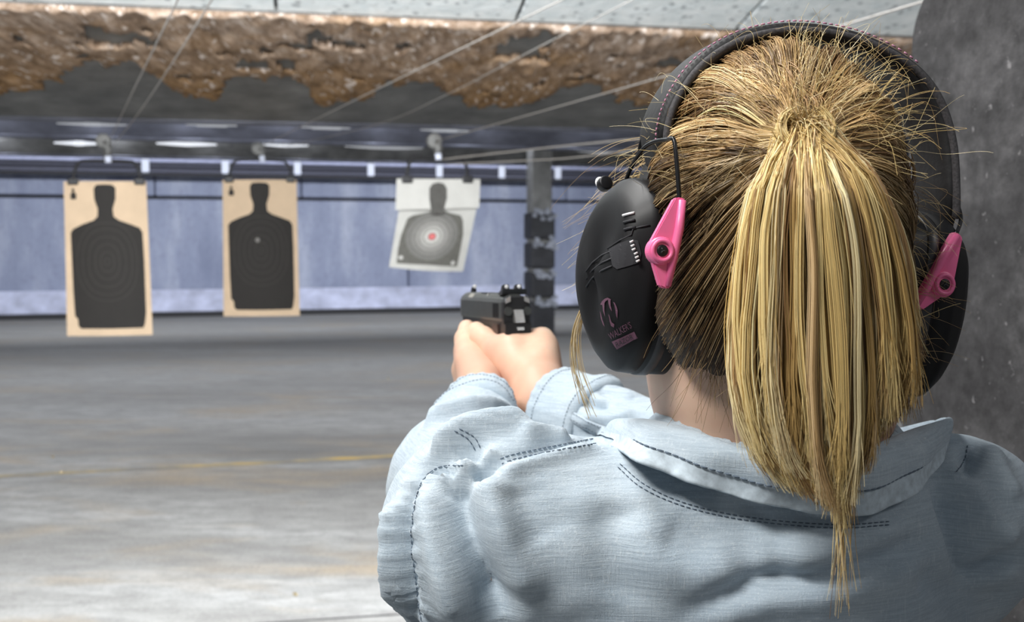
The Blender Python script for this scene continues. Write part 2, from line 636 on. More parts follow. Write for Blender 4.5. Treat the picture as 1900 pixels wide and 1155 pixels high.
GAPS = [(on_baffle(x, y), on_baffle(x + a, y)[0], on_baffle(x, y + b)[1]) for x, y, a, b in (
    (215, 64, 58, 11), (250, 70, 40, 8), (590, 62, 22, 9), (565, 78, 18, 8), (640, 72, 16, 7), (455, 116, 14, 8), (485, 114, 12, 9), (535, 118, 15, 10), (955, 78, 26, 20), (1010, 72, 14, 16), (985, 92, 22, 10), (1240, 112, 40, 9))]
torn = smooth2(vnoise(15, NU, NS), 2)
keep = np.zeros((NU, NS), bool)
V = np.zeros((NU, NS, 3))
VB = np.zeros((NU, NS, 3))
for i, u in enumerate(us):
    for j in range(NS):
        s = j / (NS - 1) * 0.86
        keep[i, j] = s < edge_s[i] and not (holes[i, j] > 2.05 and s > 0.1)
        for (gu, gs), ge, gb in GAPS:
            if ((u - gu) / (ge - gu)) ** 2 + ((s - gs) / (gb - gs)) ** 2 < 1 + .45 * torn[i, j]:
                keep[i, j] = False
        fade = min(1, max(0.25, (edge_s[i] - s) * 9))
        V[i, j] = baf(u, s, (0.03 + 0.011 * relief[i, j]) * fade)
        VB[i, j] = baf(u, s, 0.001)
idx = np.arange(NU * NS).reshape(NU, NS)
k4 = keep[:-1, :-1] & keep[1:, :-1] & keep[1:, 1:] & keep[:-1, 1:]
q = np.stack([idx[:-1, :-1], idx[:-1, 1:], idx[1:, 1:], idx[1:, :-1]], -1)[k4]
nv_ = NU * NS
back = q[:, ::-1] + nv_
edges = {}
for a, b, c, d in q:
    for e in ((a, b), (b, c), (c, d), (d, a)):
        if (e[1], e[0]) in edges:
            del edges[(e[1], e[0])]
        else:
            edges[e] = 1
rim = np.array([(e[1], e[0], e[0] + nv_, e[1] + nv_) for e in edges])
me = fastmesh('torn_facing', np.vstack([V.reshape(-1, 3), VB.reshape(-1, 3)]), np.vstack([q, back, rim]))
bmt = bmesh.new()
bmt.from_mesh(me)
bmesh.ops.delete(bmt, geom=[v for v in bmt.verts if not v.link_faces], context='VERTS')
bmt.to_mesh(me)
bmt.free()
tag(link('torn_facing', me, M_BROWN, baffle), 'torn rust-brown fibreboard facing')

# ---- two baffles further downrange, bluish steel
for k, (vv, py0, py1, th, lab) in enumerate(((11.7, 222, 263, 0.55, 'first blue-grey steel baffle beyond the brown one'),
                                            (16.6, 258, 296, 0.7, 'farthest dark steel baffle above the target rail'))):
    zt, zb = onV(540, py0, vv)[2], onV(540, py1, vv)[2]
    b_ = thing('steel_baffle', R(0, vv, zb), lab, 'baffle')
    bm = bmesh.new()
    top = zt + 0.9
    hexa(bm, [R(-9, vv, zb), R(12.9, vv, zb), R(12.9, vv + .05, zb), R(-9, vv + .05, zb),
              R(-9, vv - th * 1.5, top), R(12.9, vv - th * 1.5, top), R(12.9, vv - th * 1.5 + .05, top), R(-9, vv - th * 1.5 + .05, top)])
    bmesh_obj('plate', bm, M_STEEL if k == 0 else M_SOOT, b_)
    bm = bmesh.new()
    add_tube(bm, [R(-9 + i * 0.73, vv + 0.02, zb) for i in range(31)], 0.03, 8)
    bmesh_obj('edge_pipe', bm, M_STEEL, b_, smooth=True)
    # lamps strung just in front of the plate, hidden by the baffle before it
    for i in range(9):
        px = (170, 350, 522, 705, 890, 1110, -60, 1300, -250)[i]
        if k == 0:
            p = onV(px, 214, vv - 0.38)
            point('baffle_lamp', p, 9, 0.05, (0.86, 0.90, 1.0))
        else:
            p = onV(px + 40, 248, vv - 0.42)
            point('baffle_lamp', p, 14, 0.05, (0.86, 0.90, 1.0))

# ---- lit fluorescent tubes glimpsed under the lower edges of the baffles
M_TUBE = bpy.data.materials.new('lit_tube')
M_TUBE.use_nodes = True
b__ = M_TUBE.node_tree.nodes['Principled BSDF']
b__.inputs['Emission Color'].default_value = (0.88, 0.92, 1, 1)
b__.inputs['Emission Strength'].default_value = 1.0
M_TUBE2 = M_TUBE.copy()
M_TUBE2.name = 'dim_lit_tube'
M_TUBE2.node_tree.nodes['Principled BSDF'].inputs['Emission Strength'].default_value = 0.42
M_TUBE2.node_tree.nodes['Principled BSDF'].inputs['Base Color'].default_value = (.3, .3, .29, 1)
TUBE_AT = {105: ', over the left tan target', 345: ', left of the middle target', 560: ', between the middle and white targets', 780: ', over the white target',
           100: ', left of the left carrier', 290: ', between the two tan targets', 482: ', right of the middle carrier', 640: ', left of the white target', 1060: ', beyond the column'}
for vv, rows_, lab, grp in ((8.25, ((105, 235, 229), (345, 440, 231), (560, 650, 236), (780, 870, 241)), 'lit fluorescent tube under the brown baffle', 'tubes under the brown baffle'),
                            (12.15, ((100, 192, 265), (290, 402, 266), (482, 572, 268), (640, 785, 271), (1060, 1175, 279)), 'lit fluorescent tube under the blue-grey baffle', 'tubes under the blue-grey baffle')):
    for xa, xb, py in rows_:
        a, b = onV(xa, py, vv), onV(xb, py, vv)
        b[2] = a[2]
        tl = thing('tube_lamp', (a + b) / 2, lab + TUBE_AT[int(xa)], 'lamp', grp)
        rr = 0.013 if vv < 10 else 0.026
        d_ = (b - a) / np.linalg.norm(b - a)
        tube('tube', [a, a + d_ * .15, a + d_ * .3, (a + b) / 2, b - d_ * .3, b - d_ * .15, b], [rr * .3, rr * .7, rr, rr, rr, rr * .7, rr * .3], M_TUBE2 if vv < 10 or xa > 600 else M_TUBE, tl, 8)
        bm = bmesh.new()
        ua_, ub_ = float(a.dot(UAX)), float(b.dot(UAX))
        rbox(bm, ua_, ub_, vv - .05, vv + .05, a[2] + rr, a[2] + rr + .05)
        bmesh_obj('housing', bm, M_STEEL, tl)
        for u_ in (ua_ + .1, ub_ - .1):
            tube('hanging_rod', [R(u_, vv, a[2] + rr + .04), R(u_, vv, 4.1)], .006, M_STEEL, tl, 6)

# ---- target rail before the back wall
vr = 22.0


def zr(py):
    return onV(540, py, vr)[2]


rail = thing('target_rail', R(0, vr, zr(325)), 'long dark blue double rail with white clamps in front of the back wall', 'rail')
for nm, ya, yb, m in (('upper_pipe', 297, 306, M_PIPE), ('middle_bar', 308, 315, M_PIPE2), ('lower_pipe', 316, 326, M_PIPE2)):
    bm = bmesh.new()
    rbox(bm, -11, 15, vr, vr + 0.12, zr(yb), zr(ya))
    bevelled(bm, 0.025, 2)
    bmesh_obj(nm, bm, m, rail)
bm = bmesh.new()
rbox(bm, -11, 15, vr + .02, vr + 0.10, zr(330), zr(296))
bmesh_obj('web', bm, M_DARKGAP, rail)
for px in (270, 418, 552, 688, 815, 931, 1035):
    c = onV(px, 311, vr - 0.01)
    uc = float(c.dot(UAX))
    bm = bmesh.new()
    rbox(bm, uc - 0.075, uc + 0.075, vr - 0.05, vr + 0.01, zr(325) + (540 - px) * 0.0, zr(300))
    bevelled(bm, 0.03, 2)
    bmesh_obj('clamp', bm, M_CLIPW, rail)
for px in (62, 1073, 812, 640):
    c = onV(px, 297, vr)
    uc = float(c.dot(UAX))
    bm = bmesh.new()
    add_tube(bm, [R(uc, vr + .05, zr(298)), R(uc, vr + .05, zr(290)), R(uc, vr + .05, zr(282))], [0.04, 0.035, 0.03], 8)
    bmesh_obj('hanger', bm, M_CLIPW, rail)

# ---- column wrapped in rubber
vc = 16.1
ca, cb = onV(986, 400, vc), onV(1027, 400, vc)
ua, ub = float(ca.dot(UAX)), float(cb.dot(UAX))
cb_bot = onV(1006, 612, vc)[2]
col_ = thing('column', R((ua + ub) / 2, vc, 0), 'grey square column wrapped in black rubber blocks tied with white tape', 'column')
bm = bmesh.new()
rbox(bm, ua + 0.015, ub - 0.015, vc + 0.02, vc + 0.36, 0, onV(1006, 238, vc)[2])
bevelled(bm, 0.02, 1)
bmesh_obj('shaft', bm, M_COL, col_)
ys = [392, 448, 502, 556, 612]
for i in range(4):
    zt, zb = onV(1006, ys[i] + 3, vc)[2], onV(1006, ys[i + 1] - 4, vc)[2]
    if i == 3:
        zb = max(0.0, min(zb, 0.02))
    bm = bmesh.new()
    rbox(bm, ua - 0.02, ub + 0.02, vc - 0.05, vc + 0.42, zb, zt)
    bevelled(bm, 0.04, 2)
    bmesh_obj('rubber_block', bm, M_WRAP, col_)
    bm = bmesh.new()
    zt2 = onV(1006, ys[i], vc)[2]
    for _ in range(15):
        uu = ua + (ub - ua) * (rng.random() * 0.42 + (0.55 if rng.random() < 0.5 else 0.0))
        zz = zt2 + rng.normal() * 0.045 - 0.05
        rbox(bm, uu, uu + 0.07, vc - 0.075 - rng.random() * .02, vc - 0.05, zz - 0.03, zz + 0.03)
    tag(bmesh_obj('frayed_tape', bm, M_FRAY, col_), None, None, None, 'stuff')

# ---- carrier cables and targets
def cable(pxs, label, r=0.0026):
    P = [W(px, py, d) for px, py, d in pxs]
    o = tube('carrier_cable', catmull(P, 14), r, M_CABLE, None, 6)
    tag(o, label, 'cable', 'target carrier cables')


CAR = {}
cable([(352, -45, 2.55), (320, 20, 2.9), (232, 200, 5.05), (200, 268, 7.3)], 'bright cable running to the carrier of the large tan target on the left')
cable([(400, -25, 2.75), (376, 28, 3.0), (263, 202, 5.1), (206, 275, 7.32)], 'fainter second cable beside the leftmost cable', 0.0025)
cable([(1080, -18, 2.7), (960, 40, 3.05), (640, 195, 5.0), (481, 274, 8.2)], 'long bright cable crossing the brown baffle to the middle target')
cable([(1235, -32, 2.5), (985, 95, 3.4), (820, 180, 4.7), (690, 234, 6.2), (484, 282, 8.22)], 'faint lower cable running toward the middle target', 0.0017)
cable([(1830, -40, 2.1), (1690, 10, 2.4), (1310, 120, 3.8), (940, 225, 5.6), (808, 262, 6.5)], 'bright cable slanting down behind the head to the white target', 0.0032)
cable([(1290, 248, 5.8), (1075, 268, 6.1), (900, 287, 6.4), (820, 296, 6.52)], 'short pale cable crossing the column above the white target', 0.005)
cable([(1290, 262, 5.8), (1080, 291, 6.1), (960, 299, 6.3), (825, 305, 6.52)], 'lower pale cable crossing the column above the white target', 0.004)

SIL = [(350, 302), (395, 299), (440, 302), (458, 318), (456, 375), (438, 430), (442, 470), (470, 490), (530, 510), (583, 530), (598, 555), (601, 700), (600, 985),
       (588, 1005), (591, 1045), (582, 1066), (412, 1068), (246, 1067), (232, 1052), (230, 1016), (214, 1000), (207, 860), (203, 700), (200, 556), (215, 535), (270, 510), (330, 490), (352, 470), (355, 430), (338, 380), (335, 322)]
SIL = [((x - 168) / (630 - 168), (y - 283) / (1106 - 283)) for x, y in SIL]
MARK = [(212, 322), (222, 318), (228, 328), (226, 340), (238, 350), (236, 378), (206, 378), (204, 350), (214, 342)]
MARK = [((x - 168) / (630 - 168), (y - 283) / (1106 - 283)) for x, y in MARK]


def sheet_fn(corners, bend):
    tl, tr, br, bl = corners
    n = np.cross(tr - tl, bl - tl)
    n /= np.linalg.norm(n)
    if n.dot(EYE - tl) < 0:
        n = -n

    def f(a, b, off=0.0):
        p = (tl * (1 - a) + tr * a) * (1 - b) + (bl * (1 - a) + br * a) * b
        return p + n * (bend(a, b) + off)
    return f


def sheet(name, f, mats, parent, nu=10, nv=16, th=0.006, region=(0, 1, 0, 1)):
    bm = bmesh.new()
    a0, a1, b0, b1 = region
    G = [[[bm.verts.new(f(a0 + (a1 - a0) * i / nu, b0 + (b1 - b0) * j / nv, o)) for j in range(nv + 1)] for i in range(nu + 1)] for o in (0.0, -th)]
    for i in range(nu):
        for j in range(nv):
            for s in (0, 1):
                bm.faces.new((G[s][i][j], G[s][i + 1][j], G[s][i + 1][j + 1], G[s][i][j + 1]))
    for i in range(nu):
        for j in (0, nv):
            bm.faces.new((G[0][i][j], G[0][i + 1][j], G[1][i + 1][j], G[1][i][j]))
    for j in range(nv):
        for i in (0, nu):
            bm.faces.new((G[0][i][j], G[0][i][j + 1], G[1][i][j + 1], G[1][i][j]))
    return bmesh_obj(name, bm, mats, parent)


def flat_print(name, f, poly, off, mat, parent):
    """printed area: finely cut polygon laid on the bent sheet"""
    P = []
    for (x0, y0), (x1, y1) in zip(poly, poly[1:] + poly[:1]):
        n = max(1, int(math.hypot(x1 - x0, y1 - y0) / 0.05))
        P += [(x0 + (x1 - x0) * k / n, y0 + (y1 - y0) * k / n) for k in range(n)]
    bm = bmesh.new()
    vs = [bm.verts.new((x, y, 0)) for x, y in P]
    bm.faces.new(vs)
    bmesh.ops.triangulate(bm, faces=bm.faces[:])
    for q in np.arange(0.0625, 1, 0.0625):
        for nn in ((1, 0, 0), (0, 1, 0)):
            bmesh.ops.bisect_plane(bm, geom=bm.verts[:] + bm.edges[:] + bm.faces[:], plane_co=(q, q, 0), plane_no=nn)
    for v in bm.verts:
        v.co = Vector([float(c) for c in f(v.co.x, v.co.y, off)])
    return bmesh_obj(name, bm, mat, parent, recalc=False)


def ring_print(name, f, cx, cy, rx, ry, w, off, mat, parent, asp, squ=2.0, n=56):
    bm = bmesh.new()
    prev = first = None
    for k in range(n):
        a = 2 * PI * k / n
        ca_, sa_ = math.cos(a), math.sin(a)
        s = (abs(ca_) ** squ + abs(sa_) ** squ) ** (-1 / squ)
        vv = [bm.verts.new(f(cx + (rx - q) * ca_ * s, cy + (ry - q * asp) * sa_ * s, off)) for q in (0, w)]
        if prev:
            bm.faces.new((prev[0], vv[0], vv[1], prev[1]))
        else:
            first = vv
        prev = vv
    bm.faces.new((prev[0], first[0], first[1], prev[1]))
    return bmesh_obj(name, bm, mat, parent, recalc=False)


def carrier(px0, px1, pytop, pyclip, v, pxh, pyh, label):
    c = thing('target_carrier', onV((px0 + px1) / 2, pytop, v), label, 'carrier', 'target carriers')
    r_ = (px1 - px0) * 0.16
    P = [onV(px0 - 2, pyclip, v), onV(px0, pytop + r_ * 1.1, v), onV(px0 + r_ * 0.4, pytop + r_ * 0.25, v), onV(px0 + r_ * 1.3, pytop, v),
         onV(px1 - r_ * 1.3, pytop + 1, v), onV(px1 - r_ * 0.4, pytop + r_ * 0.25 + 1, v), onV(px1, pytop + r_ * 1.1 + 1, v), onV(px1 + 1, pyclip, v)]
    tube('bent_tube', catmull(P, 40), 0.011, M_BLACK, c, 8)
    for p in (P[0], P[-1]):
        u_, z_ = float(p.dot(UAX)), p[2]
        bm = bmesh.new()
        rbox(bm, u_ - 0.034, u_ + 0.034, v - 0.028, v + 0.032, z_ - 0.034, z_ + 0.012)
        bevelled(bm, 0.008, 2)
        bmesh_obj('clip', bm, M_BLACK, c)
    h = onV(pxh, pyh, v)
    b = onV(pxh + 2, pytop, v)
    u_ = float(h.dot(UAX))
    bm = bmesh.new()
    add_tube(bm, [b, (b + h) / 2 + UAX * 0.015, h], [0.016, 0.03, 0.036], 10)
    bmesh_obj('trolley', bm, M_SOOT, c, smooth=True)
    bm = bmesh.new()
    add_tube(bm, [onV(pxh + 6, pytop + 4, v - .03), onV(pxh + 5, pytop - 8, v - .03)], 0.022, 10)
    bmesh_obj('pulley', bm, M_CLIPW, c, smooth=True)
    bm = bmesh.new()
    disc_between(bm, h - VAX * 0.03 - UAX * 0.01, h + VAX * 0.03 - UAX * 0.01, 0.05, 14, 0.008)
    bmesh_obj('wheel', bm, M_SOOT, c, smooth=True)
    return c


def tan_target(v, tl, tr, br, bl, label, bend, cy):
    C = [onV(*tl, v), onV(*tr, v), onV(*br, v), onV(*bl, v)]
    f = sheet_fn(C, bend)
    base = (C[2] + C[3]) / 2
    t_ = thing('paper_target', base, label, 'target', 'tan silhouette targets')
    sheet('cardboard', f, M_TAN, t_)
    flat_print('silhouette', f, SIL, 0.002, M_INK, t_)
    flat_print('corner_mark', f, MARK, 0.002, M_INK, t_)
    for k, (rx, ry) in enumerate(((0.035, 0.024), (0.085, 0.065), (0.15, 0.115), (0.225, 0.165), (0.30, 0.215), (0.36, 0.255))):
        ring_print('scoring_ring', f, 0.50, cy, rx, ry, 0.009, 0.0035, M_RING, t_, 0.55, 2.4)
    return t_, f


tan_target(7.4, (118, 337), (271, 337), (284, 621), (126, 623), 'tan cardboard silhouette target on the left, the largest of the three', lambda a, b: 0.03 * math.sin(PI * a) + 0.035 * b * b, 0.52)
carrier(138, 258, 298, 334, 7.4, 195, 262, 'black bent-tube carrier holding the left tan target')
t2, f2 = tan_target(8.3, (413, 334), (550, 334), (556, 586), (415, 587), 'tan cardboard silhouette target in the middle with a pale hole in its chest', lambda a, b: 0.03 * math.sin(PI * a) + 0.02 * b * b, 0.52)
carrier(427, 538, 297, 331, 8.3, 481, 276, 'black bent-tube carrier holding the middle tan target')
flat_print('bullet_hole', f2, [(0.455 + 0.03 * math.cos(k), 0.44 + 0.017 * math.sin(k)) for k in np.arange(0, 6.2, 0.6)], 0.004, simple('torn_pale_paper', (0.22, 0.21, 0.2), 0.8), t2)

# white target: upright flap with a slanted sheet hanging below it
v3 = 6.55
C = [onV(736, 332, v3), onV(891, 333, v3), onV(889, 386, v3), onV(734, 390, v3)]
t3 = thing('paper_target', onV(790, 500, v3 + 0.15), 'white paper target with grey rings and a red centre, its lower half slanted', 'target')
fa = sheet_fn(C, lambda a, b: 0.012 * math.sin(PI * a))
sheet('upper_flap', fa, M_PAPERW, t3, 10, 6)
C = [onV(741, 386, v3 + 0.02), onV(885, 384, v3 + 0.02), onV(859, 504, v3 + 0.20), onV(722, 496, v3 + 0.14)]
fb = sheet_fn(C, lambda a, b: 0.03 * math.sin(PI * a) * b)
sheet('hanging_sheet', fb, M_PAPERW, t3, 10, 12)


def inv(fc, px, py):
    """sheet coordinates under a photo point (bilinear, Newton)"""
    a = b = 0.5

    def pr(a, b):
        p = fc(a, b) - EYE
        d = p.dot(FWD)
        return np.array([950 + 1900 * p.dot(RGT) / d, 577.5 - 1900 * p.dot(UPV) / d])
    for _ in range(12):
        e = np.array([px, py]) - pr(a, b)
        J = np.stack([(pr(a + .01, b) - pr(a, b)) / .01, (pr(a, b + .01) - pr(a, b)) / .01], 1)
        s = np.linalg.solve(J, e)
        a, b = a + s[0], b + s[1]
    return float(a), float(b)


def zz(P):
    return [(640 + x / 2.8875, 240 + y / 2.8875) for x, y in P]


M_G0 = simple('dark_grey_print', (0.075, 0.072, 0.066), 0.75, var=0.15, scale=30)
head_poly = zz([(470, 292), (500, 284), (530, 292), (546, 318), (546, 370), (532, 425), (528, 452), (460, 452), (460, 425), (452, 370), (452, 315)])
flat_print('printed_head', fa, [inv(fa, *p) for p in head_poly[:6] + [head_poly[6], head_poly[7]] + head_poly[8:]], 0.003, M_G0, t3)
body = zz([(462, 440), (528, 436), (570, 450), (620, 462), (632, 490), (634, 560), (618, 650), (600, 736), (440, 726), (276, 718), (284, 640), (300, 570), (335, 478), (362, 462), (420, 450)])
flat_print('printed_body', fb, [inv(fb, *p) for p in body], 0.002, simple('grey_print', (0.115, 0.112, 0.10), 0.75, var=0.15, scale=40), t3)
cx, cy = inv(fb, 640 + 466 / 2.8875, 240 + 574 / 2.8875)
for k, (r0, r1, g) in enumerate(((0.34, 0.285, 0.17), (0.275, 0.225, 0.21), (0.215, 0.17, 0.28), (0.16, 0.11, 0.37), (0.10, 0.055, 0.52))):
    ring_print('scoring_ring', fb, cx, cy, r0, r0 * 1.12, r0 - r1, 0.0035 + k * 0.0003, simple('ring_print', (g, g * 0.98, g * 0.93), 0.75), t3, 1.12)
flat_print('red_centre', fb, [(cx + 0.05 * math.cos(k) * 0.9, cy + 0.05 * math.sin(k)) for k in np.arange(0, 6.2, 0.5)], 0.006, M_RED, t3)
for px, py in ((743.5, 478), (840, 488)):
    a, b = inv(fb, px, py)
    flat_print('corner_dot', fb, [(a + 0.03 * math.cos(k), b + 0.034 * math.sin(k)) for k in np.arange(0, 6.2, 0.6)], 0.004, M_PAPERW, t3)
carrier(757, 866, 293, 330, v3, 808, 262, 'black bent-tube carrier holding the white target')

# ---- spent casings on the floor
for i, (px, py, lab) in enumerate(((115, 877, 'spent casing lying on the yellow floor line'), (98, 848, 'spent casing just beyond the yellow floor line on the left'),
                                   (720, 702, 'spent casing on the floor left of the shooting arms'), (598, 608, 'spent casing far out on the floor near the middle target'),
                                   (548, 1103, 'spent casing on the near stained floor'))):
    p = onZ(px, py, 0.006)
    a = rng.random() * 6
    d = np.array([math.cos(a), math.sin(a), 0]) * 0.012
    tag(tube('shell_casing', [p - d, p - d * 0.9, p + d * 0.9, p + d], [0.004, 0.006, 0.006, 0.0055], M_BRASS, None, 8), lab, 'casing', 'spent casings')

# ---- booth partition at the right
far = np.array([0.477, 1.25, 0])
tdir = -VAX
out = []
for a in np.linspace(0, 90, 10):
    out.append((0.085 - 0.085 * math.cos(math.radians(a)), 1.83 + 0.085 * math.sin(math.radians(a))))
out = [(0, 0.0), (0, 0.5), (0, 1.2)] + out + [(0.6, 1.915), (1.5, 1.915), (1.5, 0.0)]
bm = bmesh.new()
A = [bm.verts.new(far + tdir * t_ + np.array([0, 0, z])) for t_, z in out]
B = [bm.verts.new(far + tdir * t_ + UAX * 0.045 + np.array([0, 0, z])) for t_, z in out]
bm.faces.new(A)
bm.faces.new(B[::-1])
for i in range(len(A)):
    j = (i + 1) % len(A)
    bm.faces.new((A[i], B[i], B[j], A[j]))
bmesh.ops.recalc_face_normals(bm, faces=bm.faces[:])
bmesh.ops.bevel(bm, geom=[e for e in bm.edges if len(e.link_faces) == 2 and abs(e.calc_face_angle(0)) > 0.9], offset=0.006, segments=2, affect='EDGES')
part_ = bmesh_obj('booth_partition', bm, M_PART)
tag(part_, 'mottled dark grey booth partition with a rounded top corner at the right', 'partition')

# ================================================================ SOLID FIELDS -> SMOOTH SKINS (surface nets)


def nrm(v):
    v = np.asarray(v, float)
    return v / np.linalg.norm(v)


def cone(a, b, ra, rb, k=0.01, squash=None):
    """tapered capsule; squash=(axis, factor) flattens it along an axis"""
    a, b = np.asarray(a, float), np.asarray(b, float)
    ab = b - a
    L2 = ab.dot(ab) + 1e-12
    m = max(ra, rb)

    def fn(X, Y, Z):
        px, py, pz = X - a[0], Y - a[1], Z - a[2]
        t = np.clip((px * ab[0] + py * ab[1] + pz * ab[2]) / L2, 0, 1)
        dx, dy, dz = px - t * ab[0], py - t * ab[1], pz - t * ab[2]
        if squash is not None:
            ax, fc = squash
            q = (dx * ax[0] + dy * ax[1] + dz * ax[2]) * (fc - 1)
            dx, dy, dz = dx + q * ax[0], dy + q * ax[1], dz + q * ax[2]
        return np.sqrt(dx * dx + dy * dy + dz * dz) - (ra + (rb - ra) * t)
    return fn, np.minimum(a, b) - m, np.maximum(a, b) + m, k


def ell(c, rad, axes=None, k=0.01):
    c = np.asarray(c, float)
    rad = np.asarray(rad, float)
    A = np.eye(3) if axes is None else np.asarray(axes, float)
    ext = np.sqrt(((A.T * rad) ** 2).sum(1))

    def fn(X, Y, Z):
        x, y, z = X - c[0], Y - c[1], Z - c[2]
        k0 = k1 = 0
        for i in range(3):
            q = (x * A[i][0] + y * A[i][1] + z * A[i][2]) / rad[i]
            k0 = k0 + q * q
            k1 = k1 + (q / rad[i]) ** 2
        k0 = np.sqrt(k0)
        return k0 * (k0 - 1) / (np.sqrt(k1) + 1e-9)
    return fn, c - ext, c + ext, k


def skin(prims, h, carve=(), lo=None, hi=None):
    los = np.min([p[1] for p in prims], 0) - 4 * h
    his = np.max([p[2] for p in prims], 0) + 4 * h
    if lo is not None:
        los = np.maximum(los, lo)
    if hi is not None:
        his = np.minimum(his, hi)
    n = np.ceil((his - los) / h).astype(int) + 1
    F = np.full(n, 1.0, dtype=np.float32)
    ax = [(los[i] + h * np.arange(n[i])).astype(np.float32) for i in range(3)]

    def win(p, m):
        s = []
        for i in range(3):
            a = int(max(0, math.floor((p[1][i] - m - los[i]) / h)))
            b = int(min(n[i], math.ceil((p[2][i] + m - los[i]) / h) + 1))
            s.append(slice(a, max(a, b)))
        return tuple(s)
    for p in prims:
        k = p[3]
        s = win(p, k + 3 * h)
        X, Y, Z = ax[0][s[0]][:, None, None], ax[1][s[1]][None, :, None], ax[2][s[2]][None, None, :]
        if X.size == 0 or Y.size == 0 or Z.size == 0:
            continue
        d = p[0](X, Y, Z).astype(np.float32)
        a = F[s]
        hh = np.clip(0.5 + 0.5 * (a - d) / k, 0, 1)
        F[s] = a * (1 - hh) + d * hh - k * hh * (1 - hh)
    for p in carve:
        s = win(p, 3 * h + p[3])
        X, Y, Z = ax[0][s[0]][:, None, None], ax[1][s[1]][None, :, None], ax[2][s[2]][None, None, :]
        if X.size == 0 or Y.size == 0 or Z.size == 0:
            continue
        F[s] = np.maximum(F[s], -p[0](X, Y, Z).astype(np.float32))
    for i in range(3):                                   # close the solid where the box cuts it
        sl = [slice(None)] * 3
        for e in (0, -1):
            sl[i] = e
            F[tuple(sl)] = np.maximum(F[tuple(sl)], h * 0.5)
    I = F < 0
    cnt = np.zeros(n - 1, dtype=np.int8)
    corners = [(i, j, k) for i in (0, 1) for j in (0, 1) for k in (0, 1)]

    def cs(A, c):
        return A[c[0]:c[0] + n[0] - 1, c[1]:c[1] + n[1] - 1, c[2]:c[2] + n[2] - 1]
    for c in corners:
        cnt += cs(I, c)
    act = (cnt > 0) & (cnt < 8)
    ci = np.argwhere(act)
    vid = np.full(n - 1, -1, dtype=np.int32)
    vid[act] = np.arange(len(ci))
    val = {c: F[ci[:, 0] + c[0], ci[:, 1] + c[1], ci[:, 2] + c[2]] for c in corners}
    acc = np.zeros((len(ci), 3))
    w = np.zeros(len(ci))
    for c in corners:
        for i in range(3):
            if c[i] == 0:
                c2 = tuple(c[j] + (1 if j == i else 0) for j in range(3))
                a, b = val[c], val[c2]
                m = (a < 0) != (b < 0)
                t = np.where(m, a / np.where(m, a - b, 1), 0)
                for j in range(3):
                    acc[:, j] += np.where(m, c[j] + (t if j == i else 0), 0)
                w += m
    V = los + h * (ci + acc / w[:, None])
    Q = []
    for i in range(3):
        j, k = (i + 1) % 3, (i + 2) % 3
        sa = [slice(1, -1)] * 3
        sa[i] = slice(0, -1)
        sb = list(sa)
        sb[i] = slice(1, None)
        A, B = I[tuple(sa)], I[tuple(sb)]
        e = np.argwhere(A != B)
        off = np.array([1, 1, 1])
        off[i] = 0
        e2 = e + off
        inside = A[e[:, 0], e[:, 1], e[:, 2]]

        def cell(dj, dk):
            q = e2.copy()
            q[:, j] -= dj
            q[:, k] -= dk
            return vid[q[:, 0], q[:, 1], q[:, 2]]
        q = np.stack([cell(1, 1), cell(0, 1), cell(0, 0), cell(1, 0)], 1)
        q[~inside] = q[~inside][:, ::-1]
        Q.append(q)
    Q = np.vstack(Q)
    Q = Q[(Q >= 0).all(1)]
    return V, Q


def relax(V, Q, it=2, lam=0.5):
    e = np.vstack([Q[:, [0, 1]], Q[:, [1, 2]], Q[:, [2, 3]], Q[:, [3, 0]]])
    deg = np.bincount(e.ravel(), minlength=len(V)).astype(float)[:, None]
    for _ in range(it):
        S = np.zeros_like(V)
        for c in range(3):
            S[:, c] = np.bincount(e[:, 0], V[e[:, 1], c], len(V)) + np.bincount(e[:, 1], V[e[:, 0], c], len(V))
        V = V + lam * (S / np.maximum(deg, 1) - V)
    return V


def vnormals(V, Q):
    n = np.cross(V[Q[:, 2]] - V[Q[:, 0]], V[Q[:, 3]] - V[Q[:, 1]])
    N = np.zeros_like(V)
    for c in range(3):
        for k in range(4):
            N[:, c] += np.bincount(Q[:, k], n[:, c], len(V))
    return N / (np.linalg.norm(N, axis=1)[:, None] + 1e-12)


# ================================================================ THE SHOOTER: frames and joints
YAW, ROLL = math.radians(10), math.radians(6)
M0 = W(1455, 545, 0.56)                                   # midpoint between the ears
hf = np.array([-math.sin(YAW), math.cos(YAW), 0])
_r = np.array([math.cos(YAW), math.sin(YAW), 0])
hr = _r * math.cos(ROLL) - np.array([0, 0, math.sin(ROLL)])
hu = np.cross(hr, hf)
HA = np.stack([hr, hf, hu])


def H(r, f, u):
    return M0 + hr * r + hf * f + hu * u


GY, GP = math.radians(17.6), math.radians(2.0)
GO = W(957, 546, 1.0)                                     # rear top of the pistol slide
gf = np.array([-math.sin(GY) * math.cos(GP), math.cos(GY) * math.cos(GP), -math.sin(GP)])
gr = np.array([math.cos(GY), math.sin(GY), 0])
gu = np.cross(gr, gf)


def G(r, f, u):
    return GO + gr * r + gf * f + gu * u


SH_L, EL_L, WR_L = W(913, 1000, 0.545), W(862, 905, 0.74), G(-.056, -.066, -.102)
SH_R, EL_R, WR_R = W(1765, 972, 0.60), np.array([0.215, 0.775, 1.395]), G(.004, -.064, -.100)
CHEST = np.array([0.128, 0.625, 1.25])
NECK0, NECK1 = W(1440, 870, 0.575), W(1445, 690, 0.57)
HIP = np.array([0.13, 0.62, 0.86])

